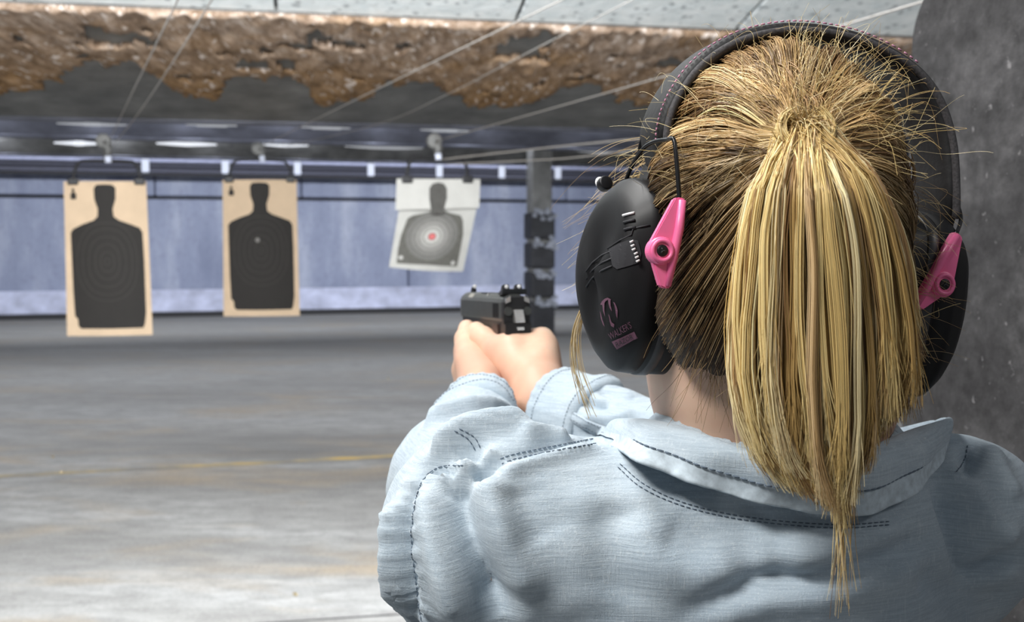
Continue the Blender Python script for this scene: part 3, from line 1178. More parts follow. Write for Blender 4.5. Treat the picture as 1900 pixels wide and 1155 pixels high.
t = NT('fair_skin')
n = t.noise(t.mapping(), 60, 5, 0.6)
n2 = t.noise(t.mapping(), 11, 3, 0.5)
c = t.ramp(n2, [(0.35, (0.60, 0.37, 0.27)), (0.65, (0.74, 0.51, 0.37))])
c = t.mix(t.ramp(n, [(0.4, 0.0), (0.75, 0.35)]), c, (0.60, 0.31, 0.225))
t.bump(t.noise(t.mapping(), 900, 2, 0.5), 0.06, 0.001)
t.b.inputs['Subsurface Weight'].default_value = 0.12
t.b.inputs['Subsurface Radius'].default_value = (0.008, 0.003, 0.0015)
M_SKIN = t.out(c, 0.5, 0, 0.4)

t = NT('washed_light_denim')
wx = t.noise(t.mapping(scale=(45, 45, 1000)), 1.0, 5, 0.75)
wz = t.noise(t.mapping(scale=(900, 900, 45)), 1.0, 5, 0.75)
fd = t.noise(t.mapping(), 13, 5, 0.65)
sp = t.noise(t.mapping(scale=(1, 1, 4)), 260, 3, 0.7)
c = t.ramp(fd, [(0.3, (0.455, 0.55, 0.635)), (0.5, (0.50, 0.59, 0.665)), (0.7, (0.56, 0.64, 0.70))])
c = t.mix(t.ramp(wx, [(0.38, 0.40), (0.58, 0.0)]), c, (0.25, 0.325, 0.40))
c = t.mix(t.ramp(wz, [(0.54, 0.0), (0.72, 0.5)]), c, (0.78, 0.84, 0.87))
c = t.mix(t.ramp(sp, [(0.58, 0.0), (0.74, 0.4)]), c, (0.82, 0.87, 0.89))
hsum = t.n('ShaderNodeMath', operation='ADD')
t.l(wx, hsum.inputs[0])
t.l(wz, hsum.inputs[1])
t.bump(hsum.outputs[0], 0.5, 0.0012)
t.b.inputs['Sheen Weight'].default_value = 0.15
t.b.inputs['Sheen Roughness'].default_value = 0.5
M_DENIM = t.out(c, 0.9, 0, 0.15)
M_DENIM_EDGE = simple('faded_denim_edge', (0.52, 0.605, 0.67), 0.9, var=0.2, scale=220)
M_STITCH = simple('dark_blue_thread', (0.13, 0.17, 0.22), 0.85)
M_TROUSER = simple('dark_trousers', (0.03, 0.035, 0.05), 0.9)
M_SHOE = simple('dark_shoes', (0.02, 0.02, 0.022), 0.6)

person = thing('person', (0.13, 0.62, 0), 'person in light denim shirt with blonde ponytail, seen from behind, aiming a pistol', 'person')

# ---------------------------------------------------------------- body: one skin
P = [ell(H(-.014, -.008, .033), (.058, .082, .086), HA, .02),
     ell(H(0, .045, -.03), (.056, .055, .080), HA, .03),
     ell(H(0, .07, -.085), (.028, .026, .022), HA, .03),
     cone(H(0, .098, .005), H(0, .112, -.024), .009, .012, .012),
     cone(H(-.03, .088, .022), H(.03, .088, .022), .014, .014, .02),
     cone(H(-.016, .099, -.052), H(.016, .099, -.052), .007, .007, .01),
     cone(NECK0 + [0, .008, .012], NECK1, .052, .060, .03), cone(NECK1, H(0, .01, -.02), .060, .058, .03),
     cone(SH_L, SH_R, .033, .029, .03), ell(CHEST, (.130, .070, .17), None, .04),
     cone(CHEST, HIP, .10, .10, .06), cone(HIP + [-.05, 0, 0], HIP + [.05, 0, 0], .11, .11, .06),
     cone(SH_L, EL_L, .034, .032, .03), cone(EL_L, WR_L, .036, .024, .02),
     cone(SH_R, EL_R, .032, .032, .03), cone(EL_R, WR_R, .036, .024, .02)]
for s in (-1, 1):
    P.append(ell(H(s * .076, .0, -.002), (.008, .017, .030), HA, .006))
VB_, QB_ = skin(P, 0.0042)
eye_sockets = [H(-.031, .098, .004), H(.031, .098, .004)]

HR_ = []


def chain(pts, rad, k=.005):
    for (a, b), (ra, rb) in zip(zip(pts[:-1], pts[1:]), zip(rad[:-1], rad[1:])):
        HR_.append(cone(G(*a), G(*b), ra, rb, k))


# right hand: back of the hand, web, thumb, four fingers round the grip
fwd_r = nrm(EL_R - WR_R)
fwd_l = nrm(EL_L - WR_L)
HR_ += [cone(WR_R + fwd_r * .05, WR_R, .0265, .0235, .01), cone(G(.006, -.062, -.098), G(.028, .012, -.058), .0225, .0185, .014),
        cone(G(.006, -.060, -.104), G(.030, .008, -.090), .0225, .0165, .014), cone(G(.004, -.045, -.085), G(-.008, .0, -.060), .0235, .0175, .014),
        cone(G(.020, .0, -.050), G(-.004, -.002, -.053), .0155, .0155, .014)]
KN = [(.0365, .028, -.047), (.041, .028, -.066), (.039, .024, -.084), (.034, .016, -.100)]
for kn in KN:
    HR_.append(cone(G(.016, -.03, kn[2] * .7 - .03), G(*kn), .013, .0115, .012))
chain([KN[0], (.030, .074, -.047), (.015, .094, -.046), (-.003, .090, -.046)], [.0112, .0092, .008, .0068])
chain([KN[1], (.027, .070, -.065), (.005, .084, -.065), (-.019, .069, -.063)], [.0112, .0095, .0085, .007])
chain([KN[2], (.025, .063, -.083), (.003, .077, -.083), (-.019, .062, -.081)], [.011, .0092, .0082, .007])
chain([KN[3], (.022, .052, -.100), (.002, .065, -.100), (-.017, .051, -.098)], [.010, .0082, .0073, .0062])
chain([(.002, -.035, -.082), (-.0150, .006, -.058), (-.0235, .038, -.0455), (-.0225, .064, -.039)], [.020, .0148, .0118, .0100], .007)
nR = len(HR_)
# left hand: wrapped round the right one from the left, thumb pointing forward
HR2 = HR_
HR_ = []
HR_ += [cone(WR_L + fwd_l * .05, WR_L, .026, .0225, .01), cone(G(-.053, -.064, -.100), G(-.034, .03, -.068), .0215, .0165, .014),
        cone(G(-.053, -.062, -.106), G(-.038, .024, -.098), .0215, .0155, .014)]
KL = [(-.038, .050, -.060), (-.041, .048, -.078), (-.040, .042, -.096), (-.037, .033, -.112)]
for kn in KL:
    HR_.append(cone(G(-.039, -.02, kn[2] * .6 - .043), G(*kn), .013, .011, .012))
chain([KL[0], (-.026, .092, -.060), (.000, .106, -.062), (.024, .099, -.063)], [.011, .0092, .0082, .007])
chain([KL[1], (-.028, .091, -.078), (.000, .103, -.080), (.026, .094, -.080)], [.011, .0092, .0082, .007])
chain([KL[2], (-.026, .084, -.096), (.000, .096, -.097), (.025, .086, -.096)], [.0108, .009, .008, .0068])
chain([KL[3], (-.024, .073, -.112), (.000, .085, -.113), (.021, .075, -.112)], [.0098, .008, .0072, .006])
chain([(-.044, -.030, -.092), (-.0425, .020, -.066), (-.0345, .062, -.047), (-.0235, .098, -.0375)], [.0165, .0130, .0108, .0092], .006)
HL_ = HR_
V1, Q1 = skin(HR2, 0.0015)
V2, Q2 = skin(HL_, 0.0015)
V1, V2 = relax(V1, Q1, 3), relax(V2, Q2, 3)
VB_ = relax(VB_, QB_, 3)
LG = []
for s, fy in ((-1, -.06), (1, .08)):
    LG += [cone(HIP + [s * .085, 0, -.03], HIP + [s * .10, .01 + fy * .4, -.42], .085, .052, .02), cone(HIP + [s * .10, .01 + fy * .4, -.42], HIP + [s * .11, fy, -.80], .052, .036, .02),
           cone(HIP + [s * .11, fy - .02, -.825], HIP + [s * .115, fy + .12, -.835], .026, .018, .02)]
V3, Q3 = skin(LG, 0.011)
V3 = relax(V3, Q3, 2)
VS = [VB_, V1, V2, V3]
QS, o_ = [], 0
for v_, q_ in zip(VS, (QB_, Q1, Q2, Q3)):
    QS.append(q_ + o_)
    o_ += len(v_)
body_o = link('body', fastmesh('body', np.vstack(VS), np.vstack(QS)), M_SKIN, person)
for e in eye_sockets:
    bm = bmesh.new()
    bmesh.ops.create_uvsphere(bm, u_segments=14, v_segments=10, radius=0.0115)
    bmesh.ops.translate(bm, verts=bm.verts, vec=e - hf * 0.0105)
    eye_o = bmesh_obj('eye', bm, simple('eye_white', (0.7, 0.68, 0.65), 0.2), person, smooth=True)
    bm = bmesh.new()
    disc_between(bm, e - hf * .002, e + hf * .0012, .0048, 18, .0006)
    bmesh_obj('iris', bm, simple('dark_iris', (0.05, 0.04, 0.035), 0.2), eye_o, smooth=True)

# trousers and shoes (below the frame, they carry the figure)
TR = [cone(HIP + [-.06, 0, 0], HIP + [.06, 0, 0], .125, .125, .03)]
SHOES = []
for s, fy in ((-1, -.06), (1, .08)):
    TR += [cone(HIP + [s * .085, 0, -.03], HIP + [s * .10, .01 + fy * .4, -.42], .098, .068, .03), cone(HIP + [s * .10, .01 + fy * .4, -.42], HIP + [s * .11, fy, -.78], .068, .060, .03)]
    a, b = HIP + [s * .11, fy - .03, 0], HIP + [s * .118, fy + .14, 0]
    a[2], b[2] = .045, .036
    Vs, Qs = skin([cone(a, b, .042, .034, .02), cone(a + [0, .02, .03], a + [0, .03, .06], .045, .045, .02)], 0.006, lo=np.array([-9, -9, -.003]))
    SHOES.append((Vs, Qs))
Vt, Qt = skin(TR, 0.009)
link('trousers', fastmesh('trousers', relax(Vt, Qt, 2), Qt), M_TROUSER, person)
for Vs, Qs in SHOES:
    Vs = relax(Vs, Qs, 1)
    Vs[:, 2] -= Vs[:, 2].min()
    link('shoe', fastmesh('shoe', Vs, Qs), M_SHOE, person)

# ---------------------------------------------------------------- shirt
dl, dr = nrm(EL_L - WR_L), nrm(EL_R - WR_R)
CU_L, CU_R = WR_L + dl * .032, WR_R + dr * .036
S = [cone(SH_L + [.004, .02, 0], SH_L + [.0, .045, -.13], .045, .046, .03), cone(SH_L, SH_R, .052, .044, .02), ell(CHEST, (.178, .128, .215), None, .06), cone(SH_L * .7 + SH_R * .3 + [0, -.012, -.02], SH_L * .3 + SH_R * .7 + [0, -.016, -.02], .058, .058, .04),
     cone(NECK0 + [0, .004, -.02], NECK0 + [0, .004, .004], .070, .066, .035),
     cone(CHEST + [-.06, 0, -.1], HIP + [-.05, 0, -.02], .115, .125, .05), cone(CHEST + [.06, 0, -.1], HIP + [.05, 0, -.02], .115, .125, .05),
     cone(SH_L, EL_L, .053, .048, .03), cone(EL_L, CU_L, .049, .036, .03),
     cone(SH_R, EL_R, .047, .047, .03), cone(EL_R, CU_R, .049, .037, .03)]
cv = [cone(CU_L - dl * .06, CU_L + dl * .03, .030, .030, .001), cone(CU_R - dr * .06, CU_R + dr * .03, .030, .030, .001),
      cone(NECK0 + [0, .004, .03], NECK1, .062, .07, .001)]
SV, SQ = skin(S, 0.0030, cv)
SV = relax(SV, SQ, 4)


def bvh_of(V, Q):
    return BVHTree.FromPolygons([tuple(v) for v in V.tolist()], [tuple(q) for q in Q.tolist()])


def cast(bvh, px, py):
    d = ray(px, py)
    L = np.linalg.norm(d)
    loc, nor, i, dist = bvh.ray_cast(Vector(EYE), Vector(d / L))
    if loc is None:
        return None
    return np.array(loc), np.array(nor)


SB = bvh_of(SV, SQ)


def drape(pxs, n, off=0.0, bvh=None):
    """a curve lying on the shirt"""
    pts = catmull(np.array(pxs, float), n)
    out = []
    for px, py in pts:
        h = cast(bvh or SB, px, py)
        if h is not None:
            out.append(h[0] + h[1] * off)
    return np.array(out) if len(out) > 1 else None


FOLDS = [  # photo polyline, half width (m), height (m)
    ([(836, 868), (842, 930), (866, 1010), (902, 1085), (930, 1165)], .0120, -.0150),
    ([(893, 880), (908, 950), (935, 1035), (975, 1120)], .0130, .0070),
    ([(806, 890), (812, 970), (838, 1070), (862, 1160)], .0110, .0090),
    ([(960, 900), (985, 960), (1010, 1010)], .016, -.002),
    ([(846, 862), (800, 866), (772, 890), (757, 940), (751, 1000), (758, 1070), (772, 1165)], .0040, -.0075),
    ([(735, 930), (728, 1010), (733, 1100), (748, 1170)], .0080, .0055),
    ([(1122, 930), (1140, 1000), (1152, 1060), (1140, 1120)], .0160, -.0030),
    ([(1085, 890), (1095, 960), (1085, 1050), (1100, 1150)], .0180, .0020),
    ([(1172, 950), (1205, 1035), (1290, 1062), (1390, 1052)], .0150, .0045),
    ([(1235, 980), (1300, 1010), (1420, 1010)], .0180, -.0020),
    ([(1285, 1128), (1360, 1096), (1430, 1074), (1500, 1072), (1570, 1055), (1650, 1025), (1725, 1000)], .0070, -.0062),
    ([(1300, 1160), (1380, 1122), (1480, 1102), (1600, 1085), (1740, 1035)], .0120, .0035),
    ([(1440, 1040), (1560, 1022), (1680, 985)], .0120, .0050),
    ([(1765, 860), (1800, 925), (1840, 975), (1890, 1010)], .0100, .0065),
    ([(1738, 890), (1765, 960), (1790, 1020), (1812, 1058), (1850, 1050), (1905, 1012)], .0080, -.0070),
    ([(1800, 830), (1798, 860), (1782, 900)], .0050, -.0060),
    ([(1830, 830), (1850, 880), (1885, 930)], .0090, .0050),
    ([(1700, 1060), (1790, 1110), (1900, 1120)], .0140, -.0050),
    ([(878, 830), (888, 858), (893, 880)], .0055, -.0080), ([(925, 842), (905, 862), (892, 884)], .0055, -.0080),
    ([(850, 868), (872, 852), (886, 836)], .0060, .0050), ([(905, 835), (912, 855)], .005, .004),
    ([(925, 858), (1000, 838), (1112, 818)], .0045, -.0035), ([(930, 872), (1010, 850), (1115, 832)], .0060, .0035),
    ([(785, 822), (830, 795), (880, 783), (945, 785)], .0060, -.0110), ([(790, 800), (840, 772), (900, 764), (950, 775)], .0075, .0085),
    ([(800, 850), (850, 815), (910, 800), (990, 800)], .0070, .0090), ([(770, 870), (830, 838), (900, 822)], .0060, -.0060),
    ([(808, 775), (860, 750), (930, 748)], .0050, -.0090), ([(960, 815), (1010, 812), (1060, 822)], .0060, .0050),
    ([(1075, 735), (1105, 752), (1130, 745)], .0055, -.0060), ([(1090, 770), (1130, 780), (1180, 770)], .0070, .0050),
    ([(1110, 720), (1160, 735), (1200, 730)], .0060, -.0050), ([(1075, 795), (1110, 815), (1150, 818)], .006, -.005)]
SN = vnormals(SV, SQ)
DISP = np.zeros(len(SV))
from mathutils import noise as mnoise
vis = np.where((SV[:, 2] > 1.15))[0]
for pxs, w, hgt in FOLDS:
    C = drape(pxs, 60)
    if C is None:
        continue
    lo, hi = C.min(0) - 3 * w, C.max(0) + 3 * w
    sel = vis[((SV[vis] > lo) & (SV[vis] < hi)).all(1)]
    D = np.linalg.norm(SV[sel][:, None, :] - C[None], axis=2)
    k = D.argmin(1)
    dm = D[np.arange(len(sel)), k]
    s = k / max(1, len(C) - 1)
    taper = np.clip(np.minimum(s, 1 - s) * 5 + 0.25, 0, 1)
    DISP[sel] += 1.45 * hgt * taper * np.exp(-(dm / (w * .85)) ** 2)
for i in vis:                                             # loose cloth: broad soft waves, then fine rumples
    p = SV[i]
    DISP[i] += 0.0014 * mnoise.noise(Vector((p[0] * 26, p[1] * 26, p[2] * 15))) + 0.0010 * mnoise.noise(Vector((p[0] * 70, p[1] * 70, p[2] * 55 + 9)))
# puckers along the armhole seam
C = drape([(846, 862), (800, 866), (772, 890), (757, 940), (751, 1000), (758, 1070), (772, 1165)], 200)
if C is not None:
    sel = vis[((SV[vis] > C.min(0) - .03) & (SV[vis] < C.max(0) + .03)).all(1)]
    D = np.linalg.norm(SV[sel][:, None, :] - C[None], axis=2)
    k = D.argmin(1)
    dm = D[np.arange(len(sel)), k]
    arc = np.concatenate([[0], np.cumsum(np.linalg.norm(np.diff(C, axis=0), axis=1))])[k]
    DISP[sel] += 0.0022 * np.sin(arc / .0075 * 2 * PI + 2 * np.sin(arc * 160)) * np.exp(-(dm / .011) ** 2)
SV = SV + SN * DISP[:, None]
shirt = tag(link('shirt', fastmesh('shirt', SV, SQ), M_DENIM, person), 'rumpled light blue denim shirt')
SB = bvh_of(SV, SQ)


def stitches(runs, parent, bvh=None, r=0.00032, dash=0.0022, gap=0.0010, name='stitching'):
    bm = bmesh.new()
    for C in runs:
        if C is None:
            continue
        L = np.concatenate([[0], np.cumsum(np.linalg.norm(np.diff(C, axis=0), axis=1))])
        s = 0.0
        while s + dash < L[-1]:
            q = [np.array([np.interp(x, L, C[:, c]) for c in range(3)]) for x in (s, s + dash / 2, s + dash)]
            add_tube(bm, q, [r * .7, r, r * .7], 5)
            s += dash + gap
    o = bmesh_obj(name, bm, M_STITCH, parent, smooth=True)
    return tag(o, None, None, None, 'stuff')


def off_px(pxs, dx, dy):
    return [(x + dx, y + dy) for x, y in pxs]


yoke = [(928, 852), (960, 842), (1040, 826), (1108, 814)]
arm = [(846, 860), (800, 864), (770, 890), (755, 940), (749, 1000), (756, 1070), (770, 1160)]
runs = [drape(yoke, 60, .0004), drape(off_px(yoke, 3, 9), 60, .0004), drape([(843, 800), (868, 815), (884, 840)], 30, .0004), drape([(852, 796), (880, 812), (895, 838)], 30, .0004),
        drape(off_px(arm, 14, 4), 120, .0004), drape([(1795, 828), (1790, 850), (1770, 885)], 30, .0004), drape([(1150, 862), (1195, 900), (1260, 931), (1350, 954), (1450, 968), (1560, 975), (1650, 969)], 80, .0004), drape([(1146, 868), (1190, 906), (1258, 937), (1350, 960), (1450, 974), (1560, 981), (1650, 975)], 80, .0004),
        drape([(1560, 985), (1562, 1040)], 12, .0005)]
stitches(runs, shirt)

# cuffs: hollow bands folded round the sleeve ends


def cuff(c, d, r0, r1, ln, parent):
    a = nrm(np.cross(d, [0, 0, 1]))
    b = np.cross(d, a)
    bm = bmesh.new()
    prof = [(-.002, r0 + .0040), (0, r0 + .0052), (.003, r0 + .0058), (.006, r0 + .0048), (ln * .3, r0 + .0056), (ln * .6, r0 + .0052), (ln * .8, r1 + .0056), (ln * .92, r1 + .0048), (ln, r1 + .0015),
            (ln, r1 - .003), (ln * .5, r0 - .001), (.004, r0 + .001), (-.001, r0 + .0012)]
    n = 72
    rows = []
    for t_, r_ in prof:
        row = []
        for k in range(n):
            q = 2 * PI * k / n
            rr = r_ * (1 + .05 * math.sin(3 * q + 1) + .025 * math.sin(5 * q + t_ * 120)) + .0007 * math.sin(q * 22 + t_ * 30) * (1 if t_ < .01 else 0.6)
            row.append(bm.verts.new(c + d * (t_ + .003 * math.sin(2 * q)) + (a * math.cos(q) + b * math.sin(q)) * rr))
        rows.append(row)
    for i in range(len(rows)):
        j = (i + 1) % len(rows)
        for k in range(n):
            k2 = (k + 1) % n
            bm.faces.new((rows[i][k], rows[i][k2], rows[j][k2], rows[j][k]))
    o = bmesh_obj('cuff', bm, M_DENIM, parent, smooth=True)
    rings = []
    for t_ in (.0075, ln * .86):
        rings.append(np.array([c + d * (t_ + .003 * math.sin(2 * q)) + (a * math.cos(q) + b * math.sin(q)) * (((r0 if t_ < .02 else r1) + .0056) * (1 + .05 * math.sin(3 * q + 1) + .025 * math.sin(5 * q + t_ * 120)))
                               for q in np.linspace(0, 2 * PI, 200)]))
    stitches(rings, o)
    return o


cuff(CU_L - dl * .022, dl, .0315, .036, .05, shirt)
cuff(CU_R - dr * .022, dr, .0335, .038, .052, shirt)
# sleeve placket below the right cuff
A = drape([(1066, 766), (1110, 786), (1172, 806)], 20, .0012)
B = drape([(1058, 782), (1100, 805), (1160, 825)], 20, .0012)
if A is not None and B is not None and len(A) == len(B):
    bm = bmesh.new()
    pv = None
    for p, q in zip(A, B):
        m = (p + q) / 2 + nrm(EYE - p) * .002
        vs = [bm.verts.new(x) for x in (p, p * .85 + m * .15 + nrm(EYE - p) * .0022, m, q * .85 + m * .15 + nrm(EYE - q) * .0022, q)]
        if pv:
            for i in range(4):
                bm.faces.new((pv[i], pv[i + 1], vs[i + 1], vs[i]))
        pv = vs
    pl = bmesh_obj('placket', bm, M_DENIM, shirt, smooth=True)
    stitches([A * .8 + B * .2 + nrm(EYE - A[0]) * .003, A * .2 + B * .8 + nrm(EYE - A[0]) * .003], pl)

# collar: a fold line round the neck and a wide fall that lies on the back
fold = [(1330, 815, .665), (1230, 800, .645), (1178, 793, .60), (1212, 786, .56), (1285, 801, .520), (1370, 834, .497), (1450, 857, .490), (1530, 856, .493), (1610, 832, .505), (1680, 803, .535), (1733, 788, .575), (1740, 790, .62), (1640, 810, .675)]
edge = [(1215, 850, .655), (1150, 832, .640), (1119, 822, .590), (1170, 850, 0), (1250, 886, 0), (1350, 920, 0), (1450, 945, 0), (1540, 958, 0), (1620, 955, 0), (1695, 918, 0), (1738, 868, 0), (1755, 815, .585), (1700, 840, .665)]
fold = np.array([W(*p) for p in fold])
ee = []
for k, (px, py, d) in enumerate(edge):
    if d:
        ee.append(W(px, py, d))
    else:
        h = cast(SB, px, py)
        lift = .019 if px < 1300 else (.014 if px < 1500 else .010)
        ee.append(h[0] - nrm(ray(px, py)) * lift)
NC = 120
fo, ed = catmull(fold, NC), catmull(np.array(ee), NC)
NW = 14
ctr = NECK0 * .5 + NECK1 * .5
rows = []
for i in range(NC):
    o_ = fo[i] - ctr
    o_[2] = 0
    o_ = nrm(o_)
    row = []
    for j in range(5):                                    # stand, inside the fold
        s = j / 5
        row.append(fo[i] + np.array([0, 0, -.022]) * (1 - s) - o_ * .005 * (1 - s * s))
    for j in range(NW + 1):
        s = j / NW
        p = fo[i] * (1 - s) + ed[i] * s
        p = p + (o_ * .55 + np.array([0, 0, .8])) * .0085 * math.sin(PI * min(1, s * 1.15)) ** .8
        p = p + o_ * .0012 * math.sin(i * .55 + s * 3) * s
        if s > .80:
            p = p + (o_ * .7 + np.array([0, 0, .5])) * .0012 * (1 + .5 * math.sin(i * 1.9))
        row.append(p)
    rows.append(row)
CV = np.array(rows)
nj = CV.shape[1]
idx = np.arange(NC * nj).reshape(NC, nj)
CQ = np.stack([idx[:-1, :-1], idx[:-1, 1:], idx[1:, 1:], idx[1:, :-1]], -1).reshape(-1, 4)
me = fastmesh('collar', CV.reshape(-1, 3), CQ)
collar = link('collar', me, [M_DENIM, M_DENIM_EDGE], shirt)
jj = np.tile(np.arange(nj - 1), NC - 1)
me.polygons.foreach_set('material_index', (jj >= 5 + int(NW * .77)).astype(np.int32))
md = collar.modifiers.new('thickness', 'SOLIDIFY')
md.thickness = 0.0024
md.offset = 0
md2 = collar.modifiers.new('smooth', 'SUBSURF')
md2.levels = md2.render_levels = 1
jn = 5 + int(NW * .77)
nrm_out = np.array([nrm(EYE - p) for p in CV[:, jn]])
stitches([CV[4:-4, jn] + nrm_out[4:-4] * .0022], collar, r=0.0005, dash=.0034, gap=.0005)

# ================================================================ HAIR
t = NT('hair_strands')
at = t.n('ShaderNodeVertexColor', layer_name='Col')
t.b.inputs['Sheen Weight'].default_value = 0.0
M_HAIR = t.out(at.outputs[0], 0.38, 0, 0.45)
M_SCALP = simple('dark_blonde_underhair', (0.035, 0.021, 0.011), 0.7, var=0.4, scale=90)

HC = H(-.0215, -.008, .033)
HRAD = np.array([.0630, .0880, .0930])


def onhead(d, off=0.0):
    """d: directions (n,3) in head axes -> points on the hair surface"""
    d = d / np.linalg.norm(d, axis=-1, keepdims=True)
    s = 1 / np.sqrt(((d / HRAD) ** 2).sum(-1, keepdims=True))
    return HC + (d * (s + off)) @ HA


def strands_mesh(name, P, rad, col, parent, sides=3):
    """P (n,s,3) strand points, rad (n,s), col (n,s,3): one mesh of thin tubes"""
    n, s, _ = P.shape
    T = np.gradient(P, axis=1)
    T /= np.linalg.norm(T, axis=2, keepdims=True) + 1e-12
    ref = nrm([0.31, -0.52, 0.79])
    N = np.cross(T, ref)
    N /= np.linalg.norm(N, axis=2, keepdims=True) + 1e-9
    B = np.cross(T, N)
    ph = rng.random((n, 1, 1)) * 6
    V = np.stack([P + rad[:, :, None] * (np.cos(ph + a) * N + np.sin(ph + a) * B) for a in np.arange(sides) * 2 * PI / sides], 2)
    idx = np.arange(n * s * sides).reshape(n, s, sides)
    a, b = idx[:, :-1, :], idx[:, 1:, :]
    a2, b2 = np.roll(a, -1, 2), np.roll(b, -1, 2)
    F = np.stack([a, a2, b2, b], -1).reshape(-1, 4)
    c = np.repeat(col[:, :, None, :], sides, 2).reshape(-1, 3)
    o = link(name, fastmesh(name, V.reshape(-1, 3), F, True, np.clip(c, 0, 1)), M_HAIR, parent)
    return tag(o, None, None, None, 'stuff')


def headdir(px, py, off=0.0):
    """direction (head axes) of the point of the hair surface under a photo pixel"""
    r_ = ray(px, py)
    o = (EYE - HC) @ HA.T / (HRAD + off)
    d = (HA @ r_) / (HRAD + off)
    A, B, C = d.dot(d), 2 * o.dot(d), o.dot(o) - 1
    q = max(0, B * B - 4 * A * C)
    k = (-B - math.sqrt(q)) / (2 * A)
    return nrm(HA @ (EYE + r_ * k - HC))


TD = headdir(1478, 278)
TIE = onhead(TD[None], .007)[0]
# hair cap: the dark mass under the strands
P = [ell(HC, HRAD - .004, HA, .01)]
for a in np.linspace(-.040, .040, 5):
    P.append(cone(H(a - .018, -.058 + abs(a) * .5, -.015), H(a * .8 - .016, -.036, -.034), .024, .019, .02))
HVc, HQc = skin(P, 0.0035)
loc = (HVc - M0) @ HA.T
HVc = relax(HVc, HQc, 2)
front = (loc[:, 1] > .066) & (loc[:, 2] < .085) | ((loc[:, 1] > .02) & (loc[:, 2] < -.01)) | (loc[:, 2] < -.043)
bad = front[HQc].any(1)
hq = HQc[~bad]
hair = link('hair', fastmesh('hair', HVc, hq), M_SCALP, person)
bmt = bmesh.new()
bmt.from_mesh(hair.data)
bmesh.ops.delete(bmt, geom=[v for v in bmt.verts if not v.link_faces], context='VERTS')
bmt.to_mesh(hair.data)
bmt.free()
tag(hair, 'blonde hair pulled back tightly, darker at the nape')

GOLD = np.array([[0.74, 0.54, 0.22], [0.62, 0.43, 0.165], [0.84, 0.66, 0.31], [0.46, 0.30, 0.11], [0.90, 0.76, 0.45]])
BROWN = np.array([[0.20, 0.115, 0.050], [0.28, 0.17, 0.075], [0.13, 0.072, 0.032], [0.42, 0.28, 0.13], [0.34, 0.22, 0.10], [0.55, 0.40, 0.22]])

# ---- strands drawn back over the skull into the tie
NCL, PER, S_ = 640, 14, 14
d = rng.normal(size=(6000, 3))
d /= np.linalg.norm(d, axis=1)[:, None]
ok = ~((d[:, 0] < -.5) & (d[:, 2] < -.42)) & ~((d[:, 1] > .50) & (d[:, 2] < .42)) & ~((d[:, 1] > .12) & (d[:, 2] < -.18)) & (d[:, 2] > -.66) & ~((d[:, 0] > .35) & (d[:, 1] > .25)) & (d.dot(TD) < .97)
d = d[ok][:NCL]
NCL = len(d)
cc = rng.integers(0, len(BROWN), NCL)
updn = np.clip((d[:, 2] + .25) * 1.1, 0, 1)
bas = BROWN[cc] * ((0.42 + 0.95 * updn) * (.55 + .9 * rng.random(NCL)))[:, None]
root = np.repeat(d, PER, 0) + rng.normal(size=(NCL * PER, 3)) * .030
root /= np.linalg.norm(root, axis=1)[:, None]
colr = np.repeat(bas, PER, 0) * (0.75 + 0.5 * rng.random((NCL * PER, 1)))
n_ = len(root)
tt = np.linspace(0, 1, S_)
ang = np.arccos(np.clip(root.dot(TD), -1, 1))[:, None]
D = (np.sin((1 - tt)[None] * ang)[:, :, None] * root[:, None, :] + np.sin(tt[None] * ang)[:, :, None] * TD) / np.sin(ang)[:, :, None]
side = np.cross(root, TD)
side /= np.linalg.norm(side, axis=1)[:, None]
sag = np.repeat(.085 * np.sin(3.1 * d[:, 0] + 4.3 * d[:, 2] + 2 * d[:, 1]) + np.clip(rng.normal(size=NCL), -1.5, 1.5) * .024, PER)[:, None] + rng.normal(size=(n_, 1)) * .018
D = D + side[:, None, :] * (sag * np.sin(PI * tt)[None])[:, :, None]
clo = np.repeat(np.minimum(np.abs(rng.normal(size=NCL)) * .0028, .0055), PER)[:, None]
offs = clo * np.sin(PI * np.minimum(tt * 1.15, 1))[None] + rng.random((n_, 1)) * .003 * np.sin(PI * tt)[None] + .012 * np.clip((tt - .80) / .2, 0, 1)[None] ** 1.5 - .002 * (1 - tt)[None]
ph = np.repeat(rng.random(NCL) * 6.28, PER)[:, None]
offs = offs + .0016 * np.sin(tt[None] * 9 + ph) * np.sin(PI * tt)[None]
X = onhead(D, offs[:, :, None])
low = np.clip((-D[:, :, 2] - .35) / .5, 0, 1)[:, :, None]            # the nape hair follows the neck inwards
X = X - hf * 0 + low * (hf * .010)
X = X + rng.normal(size=(n_, 1, 3)) * .0042 * (tt[None, :, None] > .98)
rad = (0.00020 + 0.00012 * rng.random((n_, 1))) * (1 - .25 * tt[None])
shade = np.repeat(colr[:, None, :], S_, 1)
mixg = np.clip((tt - .45) / .55, 0, 1)[None, :, None] * .62
gold = np.repeat(GOLD[np.repeat(rng.integers(0, 5, NCL), PER)][:, None, :], S_, 1)
shade = shade * (1 - mixg) + gold * .85 * mixg
strands_mesh('drawn_back_hair', X, rad, shade, hair)
